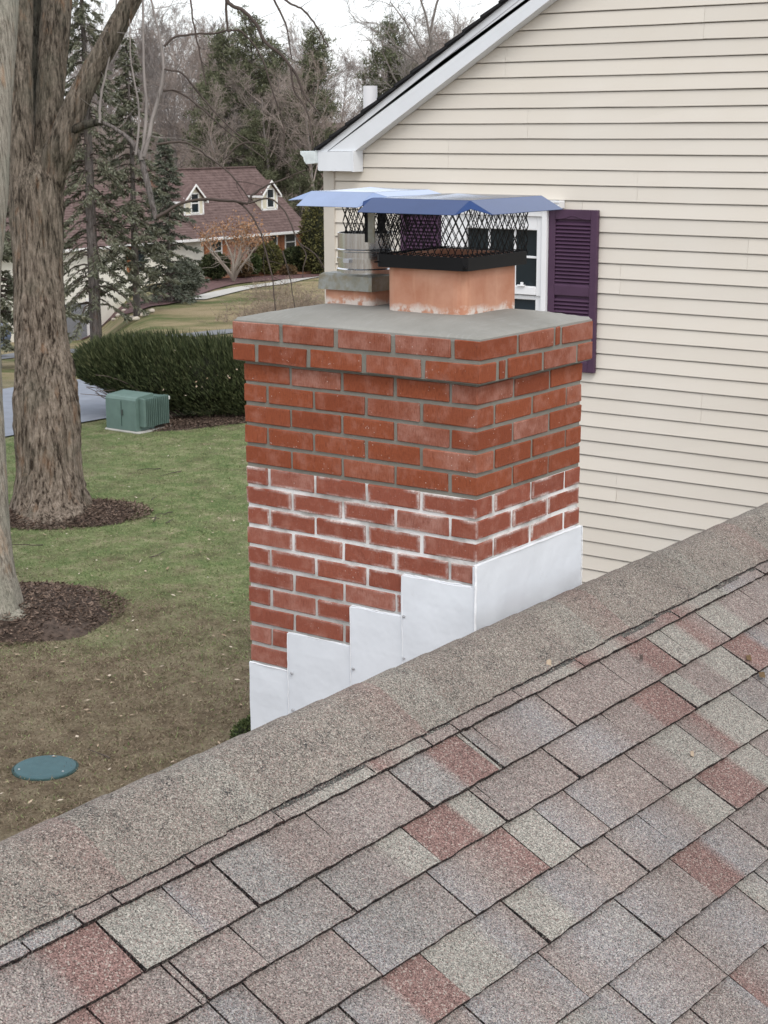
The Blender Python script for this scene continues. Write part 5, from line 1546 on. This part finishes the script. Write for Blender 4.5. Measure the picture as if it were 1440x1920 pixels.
def hwin(xc, z0, z1, w_, par, y, shut=None, lw=.08):
    g_ = MB().box((xc-w_/2, y-.03, z0), (xc+w_/2, y-.02, z1)).build('window', GLASS, par)
    f = MB()
    f.box((xc-w_/2-lw, y-.07, z0-lw), (xc-w_/2, y-.001, z1+lw)); f.box((xc+w_/2, y-.07, z0-lw), (xc+w_/2+lw, y-.001, z1+lw))
    f.box((xc-w_/2, y-.07, z0-lw), (xc+w_/2, y-.001, z0)); f.box((xc-w_/2, y-.07, z1), (xc+w_/2, y-.001, z1+lw)); f.box((xc-w_/2, y-.055, (z0+z1)/2-.03), (xc+w_/2, y-.031, (z0+z1)/2+.03))
    return g_, f
def addwin(xc, z0, z1, w_, y, shut=True):
    g_, f = hwin(xc, z0, z1, w_, bh, y); f.build('frame', FWHITE, g_)
    if shut:
        for s_ in (-1, 1):
            x0 = xc+s_*(w_/2+.1); x1 = x0+s_*.42
            mb = MB(); mb.box((min(x0, x1), y-.05, z0-.05), (max(x0, x1), y-.001, z1+.05))
            for q in range(9): zz = z0+(z1-z0)*(q+.5)/9; mb.box((min(x0, x1)+.05, y-.065, zz-.03), (max(x0, x1)-.05, y-.052, zz+.03))
            mb.build('shutter', SHUTO, bh)
for x_ in (396, 531, 549):
    pass
wx = ony(404, 470, YF)[0]; addwin(wx, -6.55, -5.25, .85, YF)
wx = ony(543, 448, YF)[0]; addwin(wx, -6.35, -5.15, .85, YF)
wx = ony(509, 450, YF)[0]; addwin(wx, -6.45, -5.2, .8, YF)
# quoined corner piers of paler brick
qn = MB()
for x0 in (XW0-.02, XW1-.34, 70.55):
    for q in range(9):
        w_ = .36 if q % 2 else .26
        qn.box((x0, YF-.035, ZG+.3*q), (x0+w_, YF-.001, ZG+.3*q+.26))
qn.build('quoins', BBRICK, bh)
dr = MB(); dr.box((68.9, YF-.06, ZG), (69.9, YF-.001, ZG+2.15)); dr.build('door', plain('dark_door', (.06, .035, .03), .5), bh)
def dormer(xc, yd, w_, zb, ze, zp):
    # front wall pentagon carried back into the roof, cheeks included
    yback = YF + (zp-.15-ZE)/sl_ + .3
    mb = MB(); mb.prism([(xc-w_/2, yd, zb), (xc+w_/2, yd, zb), (xc+w_/2, yd, ze), (xc, yd, zp-.10), (xc-w_/2, yd, ze)], (0, yback-yd, 0))
    d = mb.build('dormer', CREAM, bh)
    lp = MB()
    nb_ = 16
    for q in range(nb_):
        z = zb+(ze-zb)*q/nb_; lp.box((xc-w_/2-.012, yd-.014, z), (xc+w_/2+.012, yd+1.6, z+.035))
    lp.build('clapboard', CREAM, d)
    r_ = MB(); ov = .15; s2 = (zp-ze)/(w_/2)
    for sg in (-1, 1):
        a = (xc, zp); b = (xc+sg*(w_/2+ov), ze-ov*s2)
        P = [(a[0], yd-.22, a[1]), (b[0], yd-.22, b[1]), (b[0], yd-.22, b[1]-.10), (a[0], yd-.22, a[1]-.10)]
        r_.prism(P if sg < 0 else P[::-1], (0, yback-yd+.2, 0))
    r_.build('dormer_roof', BROOF, d)
    tr_ = MB()
    for sg in (-1, 1):
        a = (xc, zp-.015); b = (xc+sg*(w_/2+ov+.01), ze-ov*s2-.015)
        P = [(a[0], yd-.26, a[1]), (b[0], yd-.26, b[1]), (b[0], yd-.26, b[1]-.13), (a[0], yd-.26, a[1]-.13)]
        tr_.prism(P if sg < 0 else P[::-1], (0, .038, 0)); tr_.box((min(b[0], b[0]+sg*.06), yd-.25, b[1]-.17), (max(b[0], b[0]+sg*.06), yback-.4, b[1]-.05))
    for sg in (-1, 1): x_ = xc+sg*(w_/2); tr_.box((x_-.06, yd-.03, zb), (x_+.06, yd-.015, ze))
    tr_.box((xc-w_/2, yd-.03, zb-.08), (xc+w_/2, yd-.016, zb+.08)); tr_.build('dormer_trim', FWHITE, d)
    g_, f = hwin(xc+.06, zb+.17, zb+1.17, .56, d, yd, lw=.07); f.build('frame', FWHITE, bh)
YD = YF+1.2
for (xa, xb, yb, yp, ye) in ((346, 381, 405, 344, 370), (491, 519, 394, 337, 359)):
    A, B = ony(xa, yb, YD), ony(xb, yb, YD); pk_ = ony((xa+xb)/2+1, yp, YD); ev = ony((xa+xb)/2, ye, YD)
    dormer((A[0]+B[0])/2, YD, B[0]-A[0], A[2], ev[2], pk_[2])
# whitewashed wing at the left, standing lower on the bank
XG0, XG1 = 48.0, XW0-.02
wg = thing('garage_wing', 'whitewashed side wing of the brick house seen through the spruce branches', 'house wing', ((XG0+XG1)/2, YF+3, -10.5))
b_ = MB(); b_.prism([(XG0, YF+.02, -11.5), (XG0, YF+.02, ZE), (XG0, YR, ZR-.9), (XG0, YB, ZE), (XG0, YB, -11.5)], (XG1-XG0, 0, 0)); b_.build('wall', WHITEB, wg)
mb = MB(); ov = .35
for q in range(24):
    t0, t1 = q/24, (q+1)/24
    def P(t, dz): return (YF-ov+(YR-YF+ov)*t, ZE-ov*.7+(ZR-.7-ZE+ov*.7)*t+dz)
    a, b, c, d = P(t0, .07), P(t1, .045), P(t0, -.06), P(t1, -.06)
    mb.add([(XG0-.3, *a), (XG1-.3, *a), (XG1-.3, *b), (XG0-.3, *b), (XG0-.3, *c), (XG1-.3, *c), (XG1-.3, *d), (XG0-.3, *d)], [(0,1,2,3),(4,7,6,5),(0,4,5,1),(1,5,6,2),(2,6,7,3),(3,7,4,0)])
mb.add([(XG0-.3, YR, ZR-.66), (XG1-.3, YR, ZR-.66), (XG1-.3, YB+.3, ZE-.2), (XG0-.3, YB+.3, ZE-.2)], [(0, 1, 2, 3)])
mb.build('roof', BROOF, wg)
MB().box((XG0-.3, YF-.50, ZE-.30), (XG1-.4, YF-.36, ZE-.17)).build('gutter', FWHITE, wg)
wx = ony(260, 478, YF)[0]
g_ = MB().box((wx-.4, YF-.03, -6.6), (wx+.4, YF-.02, -5.3)).build('window', GLASS, wg); MB().box((wx-.95, YF-.05, -6.65), (wx-.5, YF-.001, -5.25)).build('shutter', SHUTO, wg)
gx = ony(128, 520, YF)[0]
MB().box((gx-1.3, YF-.04, -10.5), (gx+1.1, YF-.001, -7.9)).build('garage_door', plain('grey_door', (.22, .23, .25), .6), wg)
MB().box((gx+1.1, YF-.07, -10.5), (gx+1.3, YF-.001, -7.7)).build('door_jamb', FWHITE, wg)
# planting bed and stones on the bank
strip = [(150, 640), (200, 606), (250, 588), (300, 575), (345, 566), (400, 545), (450, 533), (520, 527), (600, 520)]
up = [(165, 610), (215, 585), (270, 560), (310, 543), (350, 532), (400, 522), (450, 518), (520, 516), (600, 512)]
drape('planting_bed', np.array([ground(*p)[:2] for p in strip]), np.array([ground(*p)[:2] for p in up]), MULCHR, .06, 60, 6)
drape('leaf_litter', np.array([ground(*p)[:2] for p in ((380, 527), (440, 523), (500, 519), (560, 517), (620, 514))]), np.array([ground(*p)[:2] for p in ((380, 518), (440, 514), (500, 513), (560, 512), (620, 510))]), LEAFR, .09, 40, 5)
rs_ = np.random.default_rng(17)
STL = ['pale stone at the lower left of the mulch bank, touching the spruce trunk side', 'small stone just uphill of the lower left bank stone', 'pale stone lowest in the grass below the mulch bank',
       'big pale stone midway along the edge of the mulch bank', 'second big stone, uphill of the midway one, on the mulch bank', 'largest pale stone, lying where the curved path begins',
       'stone resting against the lowest stone of the mulch bank', 'small lone stone high on the mulch between midway stones and path', 'leftmost small stone of the mulch bank edge', 'small stone high up near the white wing wall']
for q, (x_, y_, s_) in enumerate([(223, 595, 1.0), (233, 586, .7), (247, 600, .8), (271, 594, 1.1), (285, 587, .9), (340, 561, 1.2), (255, 602, .9), (305, 555, .6), (213, 603, .7), (236, 577, .6)]):
    p = ground(x_, y_); th_, ph = np.meshgrid(np.linspace(0, PI, 6), np.linspace(0, 2*PI, 9)[:-1], indexing='ij')
    S = np.stack([np.sin(th_)*np.cos(ph)*.30, np.sin(th_)*np.sin(ph)*.22, np.cos(th_)*.16], -1).reshape(-1, 3)*s_*.62
    S = S*(1+.3*(vnoise(S*9+q*3, q)[:, None]-.5)*2)
    tag(wobj('stone', S+p+np.array((0, 0, .09)), [(i*8+j, (i+1)*8+j, (i+1)*8+(j+1) % 8, i*8+(j+1) % 8) for i in range(5) for j in range(8)], STONE), STL[q], 'stone', 'stones edging the mulch bank')
# shrubs along the brick front
def fshrub(name, label, x, yb, wpx, hpx, mat, seed, n=2600, off=1.2):
    p = ony(x, yb, YF-off); t = float((p-CAM)@FW); rx = wpx/2/F*t; rz = hpx/2/F*t
    shrub(name, label, (p[0], p[1], p[2]+rz*.95), rx, rx*.9, rz*.9, n, mat, .16, .09, seed)
fshrub('round_shrub', 'olive green cone-topped shrub at the middle of the brick front', 505, 514, 50, 62, OLIVEN, 31)
fshrub('round_shrub', 'small bright green clipped shrub left of the olive cone shrub', 476, 512, 24, 36, BOXN, 32)
fshrub('hedge_block', 'dark clipped hedge under the right window of the brick house', 558, 507, 64, 46, YEWN, 33, 3200)
fshrub('hedge_block', 'black-green clipped hedge under the left brick window', 404, 522, 54, 48, YEWN, 34, 3200)
fshrub('round_shrub', 'rounded dark green shrub at the far right corner of the brick house', 592, 508, 44, 34, BOXN, 35)
fshrub('round_shrub', 'low rust brown mound of a shrub before the right hedge', 541, 516, 30, 17, RUSTN, 36, 1500, 2.0)
fshrub('round_shrub', 'russet shrub low behind the pale trunks of the orange-leaved tree', 457, 516, 34, 26, RUSTN, 37, 1500)
p_ = dep(604, 510, 96); q_ = 100/2/F*96
shrub('arborvitae', 'tall olive brown arborvitae between the brick house and the white corner board', (p_[0], p_[1], p_[2]+1.9), 1.25, 1.1, 2.2, 4200, OLIVEN, .2, .09, 38)
p_ = dep(345, 545, 76); shrub('young_spruce_shrub', 'low blue-green conifer at the foot of the spruce beside the path', (p_[0], p_[1], p_[2]+.55), .8, .8, .75, 3000, NEEDB, .16, .05, 39)
# ornamental tree with dry orange leaves
om = thing('ornamental_tree', 'small multi-stemmed ornamental tree holding dry orange leaves before the brick house', 'tree', tuple(ony(438, 526, YF-3.2)))
oc = np.array(om.location)
r = np.random.default_rng(55); tb_ = []; tips = []
for q in range(8):
    a = q*2*PI/8+r.uniform(-.3, .3); d = np.array((math.cos(a)*.55, math.sin(a)*.55, 1.0)); p = oc.copy(); pts = [p]
    for i in range(7): d = unit((d+r.normal(size=3)*.12)[None])[0]; pts.append(pts[-1]+d*.42); 
    pts = np.array(pts); tb_.append(tube(pts, np.linspace(.085, .018, 8), 7))
    for k in range(16):
        i = r.integers(3, 8); dd = unit((d*.5+r.normal(size=3)*.8+np.array((0, 0, .2)))[None])[0]; L = r.uniform(.5, 1.3); e = [pts[min(i, 7)]]
        for s_ in range(4): dd = unit((dd+r.normal(size=3)*.25)[None])[0]; e.append(e[-1]+dd*L/4)
        tb_.append(tube(e, np.linspace(.016, .007, 5), 3)); tips += e[1:]
wobj('stems', *cat_meshes(tb_), plain('pale_stems', (.30, .26, .22), .9), om)
tips = np.array(tips); tips = tips[tips[:, 2] > oc[2]+1.9]; n = 1700; P = tips[r.integers(0, len(tips), n)]+r.normal(size=(n, 3))*.16
wobj('leaves', *leafquads(P, r.normal(size=(n, 3))+np.array((0, 0, -.4)), .13, .075, r), ORANGE, om)
# dry bramble in front of the neighbour's lawn
def bramble(x, y, d, w_, h_, seed, label, n=170):
    p = ground(x, y); t = thing('bramble', label, 'bramble', tuple(p), 'dry brambles beyond the chimney')
    r = np.random.default_rng(seed); L = []
    for q in range(n):
        a = r.uniform(0, 2*PI); rr = r.random()**.5*w_; b = p+np.array((math.cos(a)*rr, math.sin(a)*rr, -.05)); dd = unit((np.array((r.normal()*.5, r.normal()*.5, 1.0)))[None])[0]; e = [b]; ln = h_*r.uniform(.5, 1.15)
        for s_ in range(5): dd = unit((dd+r.normal(size=3)*.28+np.array((0, 0, -.10*s_)))[None])[0]; e.append(e[-1]+dd*ln/5)
        L.append(tube(e, np.linspace(.010, .005, 6), 3))
        for s_ in range(4):
            i = r.integers(1, 5); d2 = unit((dd+r.normal(size=3)*.9)[None])[0]; L.append(tube([e[i], e[i]+d2*.2, e[i]+d2*.4+r.normal(size=3)*.08], [.006, .005, .004], 3))
    V, Fq = cat_meshes(L); wobj('stems', V, Fq, plain('straw_stems', (.27, .215, .165), .9, .3, 3), t)
    m_ = 500; i = r.integers(0, len(V), m_); wobj('dry_leaves', *leafquads(V[i], r.normal(size=(m_, 3)), .07, .04, r), leafmat('dry_bramble_leaf', [(.1, (.16, .11, .075)), (1., (.36, .28, .21))]), t)
bramble(590, 590, 58, 1.5, 1.35, 1, 'densest dry tan bramble, directly above the back edge of the chimney crown')
bramble(535, 596, 57, 1.3, 1.25, 2, 'wispy dry bramble just left of the densest one')
bramble(470, 606, 55, 1.4, 1.1, 3, 'thin straw-coloured bramble at the left of the row beside the crown edge', 70)
bramble(520, 560, 66, 1.5, 1.2, 4, 'pinkish dry bramble farther back toward the curved path', 90)
# sliver of a blue car parked at the neighbour's, left edge
cp = ground(-34, 672)
car = thing('parked_car', 'slate blue car, only its rear end visible at the left edge beyond the street', 'car', tuple(cp))
fx = np.array((SY, -CY, 0)); ux = np.array((CY, SY, 0))
def cpt(a, z, b): return cp + fx*a + np.array((0, 0, z)) + ux*b
prof_ = [(-3.6, .35), (-3.6, .75), (-2.6, .95), (-1.9, 1.42), (-.5, 1.46), (.35, 1.1), (.62, 1.02), (.70, .6), (.62, .30)]
mb = MB(); mb.prism([cpt(a, z, 0) for a, z in prof_], ux*1.7); mb.build('body', BLUE, car)
mb = MB(); mb.prism([cpt(a, z, -.01) for a, z in ((-1.75, 1.02), (-1.5, 1.36), (-.55, 1.38), (.05, 1.05))], ux*.02); mb.build('side_window', GLASS, car)
for a in (-2.7, -.15):
    mb = MB(); mb.cyl(cpt(a, .33, -.02), cpt(a, .33, .2), .33, .33, 18); wh_ = mb.build('wheel', plain('tyre', (.02, .02, .02), .9), car)
    MB().cyl(cpt(a, .33, -.03), cpt(a, .33, -.015), .19, .19, 14).build('rim', SCREW, wh_)
MB().box(cpt(.60, .72, .08)-.05, cpt(.60, .72, .08)+.06).build('tail_light', plain('red_lens', (.25, .02, .02), .3), car)
